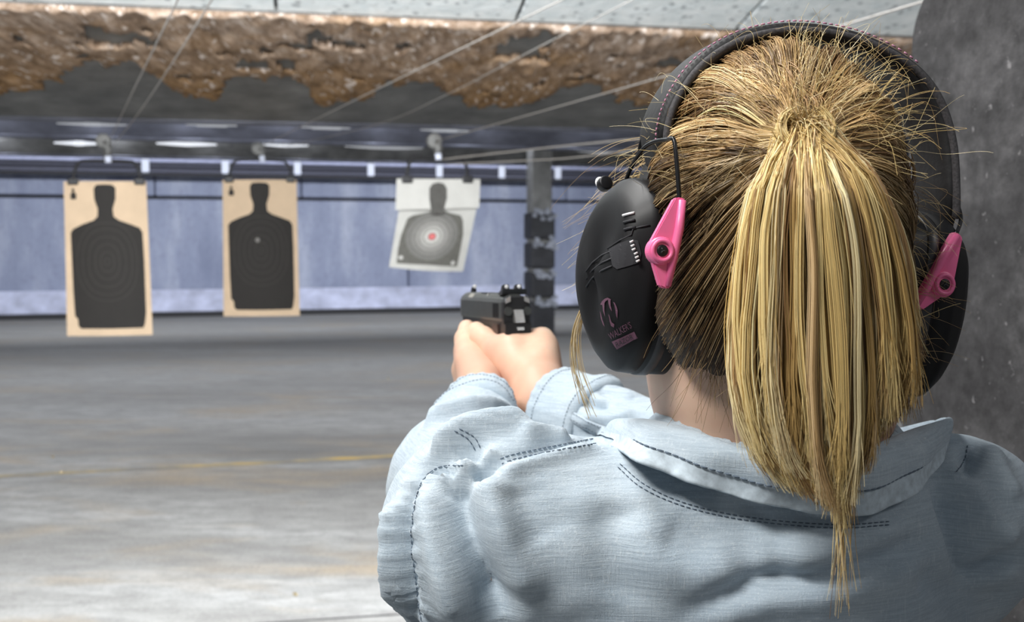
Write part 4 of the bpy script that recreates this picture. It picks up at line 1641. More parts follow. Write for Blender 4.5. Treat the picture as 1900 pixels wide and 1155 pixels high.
# nape and side strands combed up from the lower hairline
lc = (HVc - M0) @ HA.T
pick = np.where((lc[:, 2] < .012) & (lc[:, 2] > -.043) & (lc[:, 1] < .035))[0]
pick = pick[~((lc[pick, 0] < -.062) & (lc[pick, 1] > -.03))]
pick = rng.choice(pick, 3600)
P0 = HVc[pick]
d0 = (P0 - HC) @ HA.T
d0 /= np.linalg.norm(d0, axis=1)[:, None]
ang = np.arccos(np.clip(d0.dot(TD), -1, 1))[:, None]
D = (np.sin((1 - tt)[None] * ang)[:, :, None] * d0[:, None, :] + np.sin(tt[None] * ang)[:, :, None] * TD) / np.sin(ang)[:, :, None]
n_ = len(P0)
clu = np.sin(d0[:, 0] * 60) * np.sin(d0[:, 1] * 50 + 1)
X = onhead(D, (.0008 + .0045 * np.abs(clu)[:, None] * np.sin(PI * tt)[None] + .003 * rng.random((n_, 1)))[:, :, None])
X = X + ((P0 + vnormals(HVc, HQc)[pick] * .0012) - X[:, 0])[:, None, :] * ((1 - tt) ** 2)[None, :, None]
nb_ = BROWN[(np.abs(clu * 5.99)).astype(int) % 6] * (.45 + .5 * rng.random((n_, 1)))
strands_mesh('nape_strands', X, np.full((n_, S_), .00021), np.repeat(nb_[:, None, :], S_, 1) * (.7 + .9 * tt ** 2)[None, :, None], hair)

# ---- ponytail
yk = np.array([222, 252, 300, 360, 420, 500, 600, 700, 780, 850, 910, 960, 1000], float)
xl = np.array([1466, 1437, 1415, 1394, 1381, 1371, 1363, 1366, 1383, 1410, 1462, 1512, 1540], float)
xr = np.array([1494, 1560, 1606, 1640, 1662, 1682, 1695, 1697, 1690, 1668, 1625, 1592, 1575], float)
dk = np.array([.4615, .436, .425, .421, .420, .420, .421, .4225, .424, .425, .426, .427, .427])
NCL, PER, S_ = 400, 30, 20
n_ = NCL * PER
cl_s = np.sort(rng.random(NCL))
cl_w = rng.random(NCL) ** .8
s = np.clip(np.repeat(cl_s, PER) + rng.normal(size=n_) * .011, 0, 1)
w = np.clip(np.repeat(cl_w, PER) + rng.normal(size=n_) * .06, 0, 1)
# how far down each lock reaches: long in the middle, shorter at the sides
mid = np.interp(cl_s, [0, .12, .3, .5, .66, .8, .9, 1], [905, 930, 940, 968, 990, 830, 800, 760])
end = mid - np.abs(rng.normal(size=NCL)) * np.interp(cl_s, [0, .2, .5, .8, 1], [50, 90, 100, 60, 70])
end = np.repeat(end, PER) - rng.random(n_) ** 2 * 40
longest = rng.random(n_) < .012
end = np.where(longest & (s > .45) & (s < .75), 1060 + 90 * rng.random(n_), end)
u = np.linspace(0, 1, S_) ** 0.85
Y = 218 + (end[:, None] - 218) * u[None]
XL, XR, DD = np.interp(Y, yk, xl), np.interp(Y, yk, xr), np.interp(Y, yk, dk)
s_ = s[:, None] + np.zeros_like(Y)
conv = np.clip((Y - 760) / 260, 0, 1)
PX = XL + (XR - XL) * s_
wave = np.repeat(rng.random(NCL) * 6.28, PER)[:, None]
PX = PX + (np.sin(Y / 95 + wave) * 5 + np.repeat(rng.normal(size=NCL), PER)[:, None] * 5) * np.clip((Y - 240) / 200, 0, 1) + rng.normal(size=(n_, 1)) * 2.2
tip = np.clip((u[None] - .8) / .2, 0, 1)
PX = PX + rng.normal(size=(n_, 1)) * 11 * tip ** 1.5
thick = np.interp(Y, [218, 300, 420, 600, 850, 1000], [.006, .026, .034, .034, .024, .012])
round_ = (2 * s_ - 1) ** 2
DEP = DD + round_ * thick * .55 + w[:, None] * thick + np.repeat(rng.normal(size=NCL), PER)[:, None] * .0012
# arch up and out of the tie before falling
rays_ = FWD + RGT * ((PX - 950) / 1900)[..., None] + UPV * ((577.5 - Y) / 1900)[..., None]
X = EYE + rays_ * DEP[..., None]
X[:, 0] = TIE + rng.normal(size=(n_, 3)) * .0035
X[:, 1] = X[:, 0] + (TD @ HA) * .005 + UPV * (.0005 + .001 * rng.random((n_, 1))) + (X[:, 2] - X[:, 0]) * .18
X[:, 2] = X[:, 2] * .75 + X[:, 1] * .25
cg = GOLD[np.repeat(rng.integers(0, 5, NCL), PER)]
cb_ = BROWN[np.repeat(rng.integers(0, 6, NCL), PER)]
isd = np.repeat(rng.random(NCL) < .22, PER)[:, None]
cg = np.where(isd, cb_ * 1.35, cg) * (0.78 + .44 * rng.random((n_, 1)))
shade = np.repeat(cg[:, None, :], S_, 1)
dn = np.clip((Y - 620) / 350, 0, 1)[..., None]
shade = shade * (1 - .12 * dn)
rad = (0.00018 + 0.00012 * rng.random((n_, 1))) * np.clip((1 - u[None]) * 6, .35, 1)
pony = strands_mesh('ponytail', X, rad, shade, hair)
tag(pony, 'long straight golden blonde ponytail')
# lock wound round the tie
Pk = []
gx, gy, gz = nrm(np.cross(TD @ HA, [0, 0, 1])), np.zeros(3), TD @ HA
gy = np.cross(gz, gx)
nk = 260
kk = np.zeros((nk, 14, 3))
for i in range(nk):
    lay, a0 = rng.random(), -.6 + rng.normal() * .2
    for j in range(14):
        q = a0 + j / 13 * 4.4
        kk[i, j] = TIE + gz * (.002 + .012 * lay) + (gx * math.cos(q) + gy * math.sin(q)) * (.0105 + .0022 * rng.random() * .3 + .0016 * math.sin(i)) + rng.normal(size=3) * .00025
strands_mesh('wound_lock', kk, np.full((nk, 14), .00032), np.repeat((GOLD[rng.integers(0, 4, nk)] * .85)[:, None, :], 14, 1), hair)

# ---- flyaways


def flyaways(name, A, dirs, ln, curl, colset, n_pts=14, r=.00016, grav=0.0, parent=hair, mul=1.0):
    n = len(A)
    t_ = np.linspace(0, 1, n_pts)
    ax = rng.normal(size=(n, 3))
    ax /= np.linalg.norm(ax, axis=1)[:, None]
    L = ln[:, None] * t_[None]
    X = A[:, None, :] + dirs[:, None, :] * L[..., None]
    X = X + ax[:, None, :] * (curl[:, None] * np.sin(t_[None] * (2 + 3 * rng.random((n, 1))) + 0) * t_[None])[..., None]
    X[:, :, 2] -= grav * (L ** 2)
    c = colset[rng.integers(0, len(colset), n)] * mul
    return strands_mesh(name, X, np.full((n, n_pts), r) * (1 - .6 * t_[None]), np.repeat(c[:, None, :], n_pts, 1), parent)


n_ = 330
d0 = rng.normal(size=(4000, 3))
d0 /= np.linalg.norm(d0, axis=1)[:, None]
d0 = d0[(d0[:, 1] < .45) & (d0[:, 2] > -.1)][:n_]
A = onhead(d0, .003)
tow = TD[None] - d0 * d0.dot(TD)[:, None]
tow /= np.linalg.norm(tow, axis=1)[:, None] + 1e-6
dirs = (d0 * .42 + tow * rng.normal(size=(len(d0), 1)) * .9 + rng.normal(size=d0.shape) * .5)
dirs /= np.linalg.norm(dirs, axis=1)[:, None]
flyaways('flyaway_hair', A, dirs @ HA, .008 + .018 * rng.random(len(d0)), .016 * rng.random(len(d0)), GOLD[[0, 2, 4]], grav=6, mul=1.0, r=.00013)
# a looser cloud of short curls round the crown and right of the tie
n_ = 230
px = 1478 + np.abs(rng.normal(size=n_)) * 95 * np.where(rng.random(n_) < .72, 1, -1)
py = 205 + rng.normal(size=n_) * 55
d0 = np.array([headdir(a, b) for a, b in zip(px, py)])
A = onhead(d0, .006)
dirs = (d0 - TD) * 2 + d0 * .8 + rng.normal(size=d0.shape) * .35
dirs /= np.linalg.norm(dirs, axis=1)[:, None]
flyaways('crown_wisps', A, dirs @ HA, .012 + .026 * rng.random(n_), .022 * rng.random(n_), GOLD, 16, .00014, 10)
# wisps at the left temple, streaming past the ear cup
n_ = 110
A = np.array([H(-.070 + .012 * rng.random(), .035 + .03 * rng.random(), .030 + .055 * rng.random()) for _ in range(n_)])
dirs = np.array([nrm(-hr * (.5 + .6 * rng.random()) + hf * .35 * rng.random() + np.array([0, 0, -.75 + .6 * rng.random()])) for _ in range(n_)])
flyaways('temple_wisps', A, dirs, .020 + .045 * rng.random(n_) ** 2, .012 * rng.random(n_), np.vstack([GOLD, BROWN[3:]]), 16, .00017, 4)
# long loose lock hanging before the left cup
n_, S_ = 34, 22
key = np.array([[1122, 505, .625], [1098, 545, .63], [1076, 590, .632], [1066, 635, .632], [1070, 690, .630], [1088, 745, .628], [1102, 778, .627]])
kp = catmull(np.array([W(*k) for k in key]), S_)
tt = np.linspace(0, 1, S_)
X = kp[None] + rng.normal(size=(n_, 1, 3)) * .0011 + (rng.normal(size=(n_, 1, 3)) * np.array([.004, .002, .002])) * (tt[None, :, None] ** 2)
cut = .5 + .5 * rng.random(n_)
X = np.stack([np.stack([np.interp(tt * c, tt, x[:, k]) for k in range(3)], 1) for c, x in zip(cut, X)])
X = X + (np.sin(tt[None] * 5 + rng.random((n_, 1)) * 6) * .0012)[..., None] * RGT
strands_mesh('loose_lock', X, np.full((n_, S_), .00020), np.repeat((GOLD[rng.integers(0, 5, n_)] * np.array([.78, .82, 1.0]))[:, None, :], S_, 1), hair)
# strays over the right cup and beside the neck
n_ = 90
A = np.array([W(1560 + 150 * rng.random(), 330 + 330 * rng.random(), .50 + .03 * rng.random()) for _ in range(n_)])
dirs = np.array([nrm([.5 + .6 * rng.random(), -.15 * rng.random(), -.5 - .5 * rng.random() + .9 * rng.random()]) for _ in range(n_)])
flyaways('side_strays', A, dirs, .012 + .022 * rng.random(n_), .018 * rng.random(n_), np.vstack([GOLD, BROWN[3:]]), 16, .00014, 5)
n_ = 240
A = np.array([W(1290 + 110 * rng.random(), 470 + 170 * rng.random(), .492 + .015 * rng.random()) for _ in range(n_)])
dirs = np.array([nrm([.3 * rng.normal(), .1, -1]) for _ in range(n_)])
flyaways('nape_hair', A, dirs, .018 + .034 * rng.random(n_), .006 * rng.random(n_), BROWN, 14, .00018, 0)

# ================================================================ EARMUFFS
M_CUP = simple('matt_black_shell', (0.006, 0.006, 0.007), 0.5, var=0.1, scale=300, spec=0.35)
M_CUPG = simple('dark_grey_shell', (0.035, 0.035, 0.038), 0.42, var=0.1, scale=300)
M_PAD = simple('black_padding', (0.010, 0.010, 0.011), 0.65, scale=200, bump=0.2)
M_PINK = simple('pink_plastic', (0.86, 0.165, 0.36), 0.38, var=0.03, scale=40)
M_LOGO = simple('dull_mauve_print', (0.125, 0.055, 0.088), 0.55, var=0.05)
M_DOTS = simple('white_ridge', (0.75, 0.75, 0.75), 0.5)
M_WIRE = simple('black_wire', (0.014, 0.014, 0.016), 0.3, 0.5)
M_PIPING = simple('pink_stitching', (0.45, 0.20, 0.30), 0.6)
muff = thing('earmuffs', M0 + [0, 0, .13], 'black earmuffs with pink lever arms worn over the blonde hair', 'earmuffs')

OUT2 = catmull([(-.033, .036), (-.020, .0475), (.002, .0525), (.022, .046), (.034, .030), (.0385, .008), (.0355, -.014), (.026, -.034), (.012, -.050), (-.003, -.0575), (-.018, -.0555), (-.029, -.043), (-.035, -.022), (-.0365, .008)], 72, True)


def cup(side, pos, yaw, lean, sc):
    """side -1 left, +1 right; x points outward, y forward, z up"""
    ox = nrm(hr * side * math.cos(yaw) - hf * math.sin(yaw))
    oy = nrm(hf - ox * hf.dot(ox))
    oz = np.cross(ox, oy) * (1 if np.cross(ox, oy).dot(hu) > 0 else -1)
    oy, oz = oy * math.cos(lean) + oz * math.sin(lean), oz * math.cos(lean) - oy * math.sin(lean)

    def T(x, y, z):
        return pos + (ox * x + oy * y + oz * z) * sc

    def loft(prof, cen=(0, 0)):
        bm = bmesh.new()
        prev = None
        for x, s, dx in prof:
            row = [bm.verts.new(T(x + dx * (1 - (abs(z) / .058) ** 2), cen[0] + (y - cen[0]) * s, cen[1] + (z - cen[1]) * s)) for y, z in OUT2]
            if prev:
                for k in range(72):
                    bm.faces.new((prev[k], prev[(k + 1) % 72], row[(k + 1) % 72], row[k]))
            else:
                bm.faces.new(row)
            prev = row
        bm.faces.new(prev)
        return bm
    shell = bmesh_obj('ear_cup', loft([(-.034, .90, 0), (-.0335, .97, 0), (-.030, 1.0, 0), (-.006, 1.01, 0), (-.0052, .985, 0), (-.0045, .985, 0), (-.0037, 1.01, 0), (.004, 1.0, 0), (.0062, .985, 0), (.0078, .955, 0),
                                       (.0122, .87, .002), (.0150, .78, .003), (.0165, .70, .0035), (.0172, .55, .004), (.0176, .35, .0045), (.0178, .12, .0048)], (.002, -.004)), M_CUP, muff, smooth=True)
    tag(shell, ('left' if side < 0 else 'right') + ' black ear cup')
    bmesh_obj('seal_ring', loft([(-.046, .62, 0), (-.048, .74, 0), (-.0475, .86, 0), (-.044, .93, 0), (-.039, .93, 0), (-.0335, .88, 0)], (.0, -.002)), M_PAD, shell, smooth=True)
    bm = loft([(-.0135, 1.012, 0), (-.013, 1.022, 0), (-.0075, 1.022, 0), (-.007, 1.012, 0)], (.0, -.002))
    bmesh_obj('rim_band', bm, M_CUPG, shell, smooth=True)
    return T, shell, (ox, oy, oz)


TL_, cupL, axL = cup(-1, H(-.0885, .004, .004), math.radians(12), math.radians(4), .93)
TR_, cupR, axR = cup(1, H(.0780, .002, .004), math.radians(4), math.radians(2), .93)
CB = None


def mesh_bvh(o):
    dg = bpy.context.evaluated_depsgraph_get()
    me = o.data
    return BVHTree.FromPolygons([tuple(v.co) for v in me.vertices], [tuple(p.vertices) for p in me.polygons])


CLB = mesh_bvh(cupL)

# raised lines, vent slots and volume dial on the left cup face (laid on the shell surface)


def on_cup(px, py, off=0.0006):
    h = cast(CLB, px, py)
    return None if h is None else h[0] + h[1] * (off if h[1].dot(EYE - h[0]) > 0 else -off)


def cup_patch(name, pts, off, mat, parent=cupL, th=None):
    """printed or recessed area: polygon cut fine in photo units, then laid on the shell"""
    bm = bmesh.new()
    f = bm.faces.new([bm.verts.new((x, y, 0)) for x, y in pts])
    bmesh.ops.triangulate(bm, faces=bm.faces[:])
    xs, ys_ = [p[0] for p in pts], [p[1] for p in pts]
    for a, lo, hi in ((0, min(xs), max(xs)), (1, min(ys_), max(ys_))):
        for q in np.arange(lo + 4, hi, 4):
            co = [0, 0, 0]
            no = [0, 0, 0]
            co[a], no[a] = q, 1
            bmesh.ops.bisect_plane(bm, geom=bm.verts[:] + bm.edges[:] + bm.faces[:], plane_co=co, plane_no=no)
    for v in list(bm.verts):
        p = on_cup(v.co.x, v.co.y, off)
        if p is None:
            bm.verts.remove(v)
        else:
            v.co = p
    return bmesh_obj(name, bm, mat, parent, recalc=False)


for k in range(3):
    y = 398 + k * 13
    P = [on_cup(1157 + k, y + 3), on_cup(1168 + k, y), on_cup(1178 + k, y - 2)]
    if all(p is not None for p in P):
        tube('vent_slot', P, .0007, M_DOTS if k == 0 else M_DARKGAP, cupL, 6)
P = [on_cup(x, y, .0003) for x, y in ((1128, 462), (1150, 447), (1172, 436), (1175, 425), (1190, 421), (1206, 418))]
tube('seam_line', [p for p in P if p is not None], .0005, M_DARKGAP, cupL, 6)
for k in range(3):
    P = [on_cup(x, y + k * 14, .0003) for x, y in ((1088, 505), (1100, 488), (1118, 474), (1136, 466))]
    P = [p for p in P if p is not None]
    if len(P) > 1:
        tube('groove_line', P, .0005, M_DARKGAP, cupL, 6)
cup_patch('dial_recess', [(1131, 463), (1150, 452), (1172, 444), (1184, 447), (1190, 470), (1187, 487), (1170, 493), (1146, 500), (1138, 494)], .0006, M_DARKGAP, th=.0008)
for k in range(6):
    p = on_cup(1174 + k * 1.9, 449 + k * 7.0, .002)
    if p is not None:
        bm = bmesh.new()
        add_tube(bm, [p - RGT * .0009 - UPV * .0005, p + RGT * .0009 + UPV * .0003], .00055, 6)
        bmesh_obj('dial_ridge', bm, M_DOTS, cupL, smooth=True)

# printed emblem and lettering, wrapped on the cup


def wrapped(bm_src_pts, faces, name):
    pass


def emblem(polys):
    for poly in polys:
        cup_patch('emblem', poly, .0007, M_LOGO)


E0 = (1060, 520, 1386 / 240)


def e_px(P):
    return [(E0[0] + x / E0[2], E0[1] + y / E0[2]) for x, y in P]


emblem([e_px(p) for p in ([(322, 262), (345, 222), (370, 200), (400, 188), (437, 206), (430, 217), (405, 210), (380, 225), (366, 250), (345, 266)],
                          [(345, 262), (368, 248), (366, 320), (374, 395), (354, 335)], [(405, 208), (431, 214), (433, 270), (444, 338), (424, 300), (410, 250)],
                          [(455, 232), (474, 242), (492, 280), (502, 330), (498, 412), (486, 380), (480, 320), (470, 270)],
                          [(320, 330), (332, 360), (345, 420), (372, 500), (352, 475), (330, 410)],
                          [(410, 360), (424, 400), (440, 450), (468, 470), (462, 505), (436, 490), (420, 440)])])


def cup_text(body, p0, p1, hgt_px, mat, off):
    """text laid along p0->p1 (baseline, photo px) on the cup surface"""
    cu = bpy.data.curves.new('txt', 'FONT')
    cu.body = body
    cu.size = 1.0
    cu.resolution_u = 2
    o = bpy.data.objects.new('txt', cu)
    COL.objects.link(o)
    dg = bpy.context.evaluated_depsgraph_get()
    me = bpy.data.meshes.new_from_object(o.evaluated_get(dg))
    bpy.data.objects.remove(o)
    xs = [v.co.x for v in me.vertices]
    ys_ = [v.co.y for v in me.vertices]
    w_, h_ = max(xs) - min(xs), max(ys_) - min(ys_)
    p0, p1 = np.array(p0, float), np.array(p1, float)
    e = p1 - p0
    upn = np.array([-.38, -1.0]) / math.hypot(.38, 1)
    ok = True
    for v in me.vertices:
        a, b = (v.co.x - min(xs)) / w_, (v.co.y - min(ys_)) / h_
        q = p0 + e * a + upn * hgt_px * b
        P_ = on_cup(q[0], q[1], off)
        if P_ is None:
            q2 = p0 + e * 0.5
            P_ = on_cup(q2[0], q2[1], off)
        v.co = P_
    me.name = 'lettering'
    return link('lettering', me, mat, cupL)


cup_text("WALKER'S", (1134, 631), (1173, 608), 13, M_LOGO, .0007)
cup_patch('name_plate', [(1136, 634), (1177, 615), (1183, 627), (1145, 648)], .0006, M_LOGO)
cup_text('RAZOR', (1146, 643), (1176, 627), 9, M_DARKGAP, .0012)

# lever arms at the rear of each cup


def lever(c, rot, sc, mirror, label):
    back = nrm(-hf + np.array([0, 0, .05]))
    ex = nrm(hr - back * hr.dot(back))
    ez = nrm(np.cross(back, ex))
    if ez[2] < 0:
        ez = -ez
    ex, ez = ex * math.cos(rot) - ez * math.sin(rot) * 1, ez * math.cos(rot) + ex * math.sin(rot)

    def Q(x, z, y=0):
        return c + (ex * x + ez * z) * sc + back * y
    outl = [(.0040, .0262), (.0068, .0270), (.0096, .0262), (.0094, .012), (.0082, -.002), (.0070, -.0172), (.0045, -.0178), (.0015, -.0170), (-.0035, -.0055), (-.0066, .001), (-.0045, .0060)]
    mx = -1 if mirror else 1
    outl = [(x * mx, z) for x, z in outl]
    bm = bmesh.new()
    lo = [bm.verts.new(Q(x, z, -.0035)) for x, z in outl]
    hi = [bm.verts.new(Q(x, z, .0012)) for x, z in outl]
    bm.faces.new(lo)
    bm.faces.new(hi)
    for i in range(len(outl)):
        j = (i + 1) % len(outl)
        bm.faces.new((lo[i], lo[j], hi[j], hi[i]))
    bmesh.ops.recalc_face_normals(bm, faces=bm.faces[:])
    bmesh.ops.bevel(bm, geom=bm.edges[:], offset=.0006, segments=2, affect='EDGES')
    arm_ = tag(bmesh_obj('lever_arm', bm, M_PINK, muff), label)
    tube('lever_rib', [Q(.0078 * mx, .0255, .0012), Q(.0078 * mx, .012, .0014), Q(.0064 * mx, -.002, .0014), Q(.0055 * mx, -.0165, .001)], [.0019, .0023, .0023, .0015], M_PINK, arm_, 10)
    bm = bmesh.new()
    R0 = .0068
    add_tube(bm, [Q(0, 0, -.003), Q(0, 0, .0020), Q(0, 0, .0030), Q(0, 0, .0034)], [R0 * sc, R0 * sc, R0 * .93 * sc, R0 * .80 * sc], 40)
    bmesh_obj('pivot_disc', bm, M_PINK, arm_, smooth=False)
    ring = [Q(.0048 * math.cos(a), .0048 * math.sin(a), .0034) for a in np.linspace(0, 2 * PI, 36, endpoint=False)]
    tube('pivot_ring', ring, .0011 * sc, M_PINK, arm_, 8, closed=True)
    bm = bmesh.new()
    disc_between(bm, Q(0, 0, .001), Q(0, 0, .0040), .0029 * sc, 24, .0006)
    bmesh_obj('pivot_screw', bm, M_BLACK, arm_, smooth=True)
    bm = bmesh.new()
    for a in range(3):
        q = a * 2.1
        add_tube(bm, [Q(0, 0, .0042), Q(.0015 * math.cos(q), .0015 * math.sin(q), .0041)], .00035, 5)
    bmesh_obj('screw_slot', bm, M_CUPG, arm_, smooth=True)
    return Q, arm_


LC = W(1225, 466, .484)
QL, levL = lever(LC, math.radians(1), 0.98, False, 'pink lever arm on the left ear cup')
h_ = cast(mesh_bvh(cupR), 1740, 528)
RC = h_[0] - nrm(ray(1746, 528)) * .003 if h_ is not None else W(1746, 528, .53)
RC = W(1746, 528, float((RC - EYE).dot(FWD)))
QR, levR = lever(RC, math.radians(29), 1.02, True, 'tilted pink lever arm on the right ear cup')

# wires from the levers up to the headband
top = QL(.0072, .0262, -.001)
elbow = W(1252, 258, .4905)
tube('yoke_wire', catmull([top - UPV * .002, (top + elbow) / 2, elbow - UPV * .002, elbow + np.array([-.001, .003, .0005]), W(1238, 259, .505), W(1212, 264, .518), W(1190, 280, .530), W(1168, 318, .545), W(1158, 350, .552)], 40), .0011, M_WIRE, muff, 8)
tube('yoke_wire', catmull([W(1187, 292, .560), W(1190, 268, .558), W(1200, 238, .553), W(1215, 210, .547), W(1235, 194, .540), W(1262, 186, .533)], 30), .0015, M_WIRE, muff, 8)
tr_ = QR(-.0070, .0258, -.001)
tube('yoke_wire', catmull([tr_, W(1783, 405, .56), W(1772, 370, .57), W(1752, 345, .575)], 16), .0011, M_WIRE, muff, 8)

# headband: padded strap arching over the head
band_px = [(-.0790, .060), (-.0810, .078), (-.0770, .095), (-.0660, .113), (-.0480, .1275), (-.0240, .1365), (.0, .139), (.0260, .1365), (.0520, .127), (.0690, .1125), (.0800, .091), (.0860, .063), (.0890, .035)]
bp = catmull(np.array(band_px), 90)
tan_ = np.gradient(bp, axis=0)
tan_ /= np.linalg.norm(tan_, axis=1)[:, None]
nor_ = np.stack([-tan_[:, 1], tan_[:, 0]], 1)
rows = []
HW, TH = .0185, .0055
secp = []
for a in np.linspace(0, 2 * PI, 28, endpoint=False):
    ca_, sa_ = math.cos(a), math.sin(a)
    secp.append((HW * math.copysign(abs(ca_) ** .45, ca_), TH * math.copysign(abs(sa_) ** .7, sa_)))
bm = bmesh.new()
prev = None
for i in range(90):
    e = min(1, .55 + min(i, 89 - i) * .06)
    row = [bm.verts.new(H(bp[i, 0] + nor_[i, 0] * q * e, .004 + p * e, bp[i, 1] + nor_[i, 1] * q * e)) for p, q in secp]
    if prev:
        for k in range(28):
            bm.faces.new((prev[k], prev[(k + 1) % 28], row[(k + 1) % 28], row[k]))
    else:
        bm.faces.new(row)
    prev = row
bm.faces.new(prev)
band = tag(bmesh_obj('headband', bm, M_PAD, muff, smooth=True), 'padded black headband with pink stitched edge')
# fabric piping along its edges with pink stitches
for fy in (-HW - .0002, HW + .0002):
    tube('edge_piping', [H(bp[i, 0], .004 + fy, bp[i, 1]) for i in range(4, 86)], .0021, simple('grey_woven_edge', (0.05, 0.047, 0.05), 0.8, var=0.5, scale=700), band, 8)
bm = bmesh.new()
for i in range(5, 60):
    p, q = [H(bp[i, 0] + nor_[i, 0] * .0052, .004 - HW + .0022, bp[i, 1] + nor_[i, 1] * .0052), H(bp[i, 0] * .4 + bp[i + 1, 0] * .6 + nor_[i, 0] * .0052, .004 - HW + .0022, bp[i, 1] * .4 + bp[i + 1, 1] * .6 + nor_[i, 1] * .0052)]
    add_tube(bm, [p, q], .00045, 5)
tag(bmesh_obj('pink_stitches', bm, M_PIPING, band, smooth=True), None, None, None, 'stuff')
# slider plate that takes the wires at the left end of the band
for sgn in (-1, 1):
    bm = bmesh.new()
    base_ = [(-.0800, .062), (-.0830, .048), (-.0865, .036), (-.0895, .026)] if sgn < 0 else [(.0905, .045), (.0915, .034), (.0925, .026)]
    bq = catmull(np.array(base_), 12)
    pv = None
    for x, z in bq:
        vs = [bm.verts.new(H(x + dx, .006 + dy, z)) for dx, dy in ((-.0018, -.013), (.0018, -.013), (.0018, .013), (-.0018, .013))]
        if pv:
            for k in range(4):
                bm.faces.new((pv[k], pv[(k + 1) % 4], vs[(k + 1) % 4], vs[k]))
        else:
            bm.faces.new(vs)
        pv = vs
    bm.faces.new(pv)
    bmesh_obj('slider_plate', bm, M_PAD, band, smooth=False)
# small microphone knob seen over the top front of the left cup
bm = bmesh.new()
disc_between(bm, W(1118, 345, .575), W(1126, 338, .570), .0042, 16, .001)
bmesh_obj('microphone', bm, M_BLACK, muff, smooth=True)
bm = bmesh.new()
disc_between(bm, W(1113, 341, .578), W(1117, 338, .576), .0036, 16, .001)
bmesh_obj('microphone_cover', bm, M_DOTS, muff, smooth=True)

# ================================================================ PISTOL
M_SLIDE = simple('dark_grey_slide', (0.075, 0.080, 0.078), 0.36, 0.45, var=0.08, scale=120)
M_FRAME = simple('black_frame', (0.012, 0.012, 0.013), 0.42, var=0.1, scale=200)
M_SHINE = simple('bright_worn_steel', (0.75, 0.75, 0.74), 0.25, 0.8)
M_GRIP = simple('brown_grip_panel', (0.05, 0.027, 0.022), 0.5, var=0.3, scale=90)
gun = thing('pistol', G(0, .07, -.03), 'dark grey and black pistol with white sight dots held in both hands', 'pistol')


def gsect(bm, sect, fs, taper=None):
    prev = None
    for k, f in enumerate(fs):
        sc_ = 1 if taper is None else taper[k]
        row = [bm.verts.new(G(r * sc_, f, u if sc_ == 1 else -.014 + (u + .014) * sc_)) for r, u in sect]
        if prev:
            for i in range(len(sect)):
                j = (i + 1) % len(sect)
                bm.faces.new((prev[i], prev[j], row[j], row[i]))
        else:
            bm.faces.new(row[::-1])
        prev = row
    bm.faces.new(prev)


bm = bmesh.new()
sect = [(-.0128, -.0270), (-.0132, -.0245), (-.0132, -.0085), (-.0118, -.0050), (-.0085, -.0018), (-.0040, -.0002), (.0040, -.0002), (.0085, -.0018), (.0118, -.0050), (.0132, -.0085), (.0132, -.0245), (.0128, -.0270)]
gsect(bm, sect, [.004, .0055, .02, .06, .10, .14, .158, .162, .166], [.95, 1, 1, 1, 1, 1, 1, .985, .93])
slide = tag(bmesh_obj('slide', bm, M_SLIDE, gun), 'dark grey pistol slide')
for k in range(6):
    f = .016 + k * .0034
    for s in (-1, 1):
        bm = bmesh.new()
        hexa(bm, [G(s * .0130, f, -.0235), G(s * .0137, f, -.0235), G(s * .0137, f + .0016, -.0235), G(s * .0130, f + .0016, -.0235),
                  G(s * .0130, f, -.0095), G(s * .0137, f, -.0095), G(s * .0137, f + .0016, -.0095), G(s * .0130, f + .0016, -.0095)])
        bmesh_obj('serration', bm, M_FRAME, slide)
# ejection-side light marks and top cut
bm = bmesh.new()
hexa(bm, [G(-.0115, .116, -.0060), G(-.0085, .116, -.0022), G(-.0085, .133, -.0022), G(-.0115, .133, -.0060), G(-.0122, .116, -.0052), G(-.0090, .116, -.0012), G(-.0090, .133, -.0012), G(-.0122, .133, -.0052)])
bmesh_obj('loaded_indicator', bm, simple('worn_grey_mark', (0.28, 0.27, 0.24), 0.4), slide)
bm = bmesh.new()
hexa(bm, [G(-.0108, .066, -.0070), G(-.0070, .066, -.0012), G(-.0070, .0705, -.0012), G(-.0108, .0705, -.0070), G(-.0118, .066, -.0062), G(-.0078, .066, -.0002), G(-.0078, .0705, -.0002), G(-.0118, .0705, -.0062)])
bmesh_obj('extractor', bm, M_SHINE, slide)
bm = bmesh.new()
hexa(bm, [G(-.0060, .073, -.0004), G(.006, .073, -.0004), G(.006, .104, -.0004), G(-.006, .104, -.0004), G(-.0060, .073, .0002), G(.006, .073, .0002), G(.006, .104, .0002), G(-.006, .104, .0002)])
bmesh_obj('ejection_port', bm, M_FRAME, slide)
# frame with dust cover, guard and grip
bm = bmesh.new()
gsect(bm, [(-.0112, -.046), (-.0125, -.043), (-.0125, -.0268), (.0125, -.0268), (.0125, -.043), (.0112, -.046)], [.008, .012, .06, .10, .150, .156])
frame = tag(bmesh_obj('frame', bm, M_FRAME, gun), 'black pistol frame')
bm = bmesh.new()
prev = None
for u_, f0, f1, hw in ((-.040, .006, .060, .0130), (-.055, .004, .056, .0145), (-.075, -.001, .050, .0150), (-.100, -.008, .044, .0150), (-.118, -.012, .041, .0148), (-.121, -.011, .040, .0138)):
    row = [bm.verts.new(G(r, f, u_)) for r, f in ((-hw * .6, f0), (-hw, f0 + .009), (-hw, f1 - .009), (-hw * .6, f1), (hw * .6, f1), (hw, f1 - .009), (hw, f0 + .009), (hw * .6, f0))]
    if prev:
        for i in range(8):
            bm.faces.new((prev[i], prev[(i + 1) % 8], row[(i + 1) % 8], row[i]))
    else:
        bm.faces.new(row)
    prev = row
bm.faces.new(prev)
grip = bmesh_obj('grip', bm, M_FRAME, frame)
bm = bmesh.new()
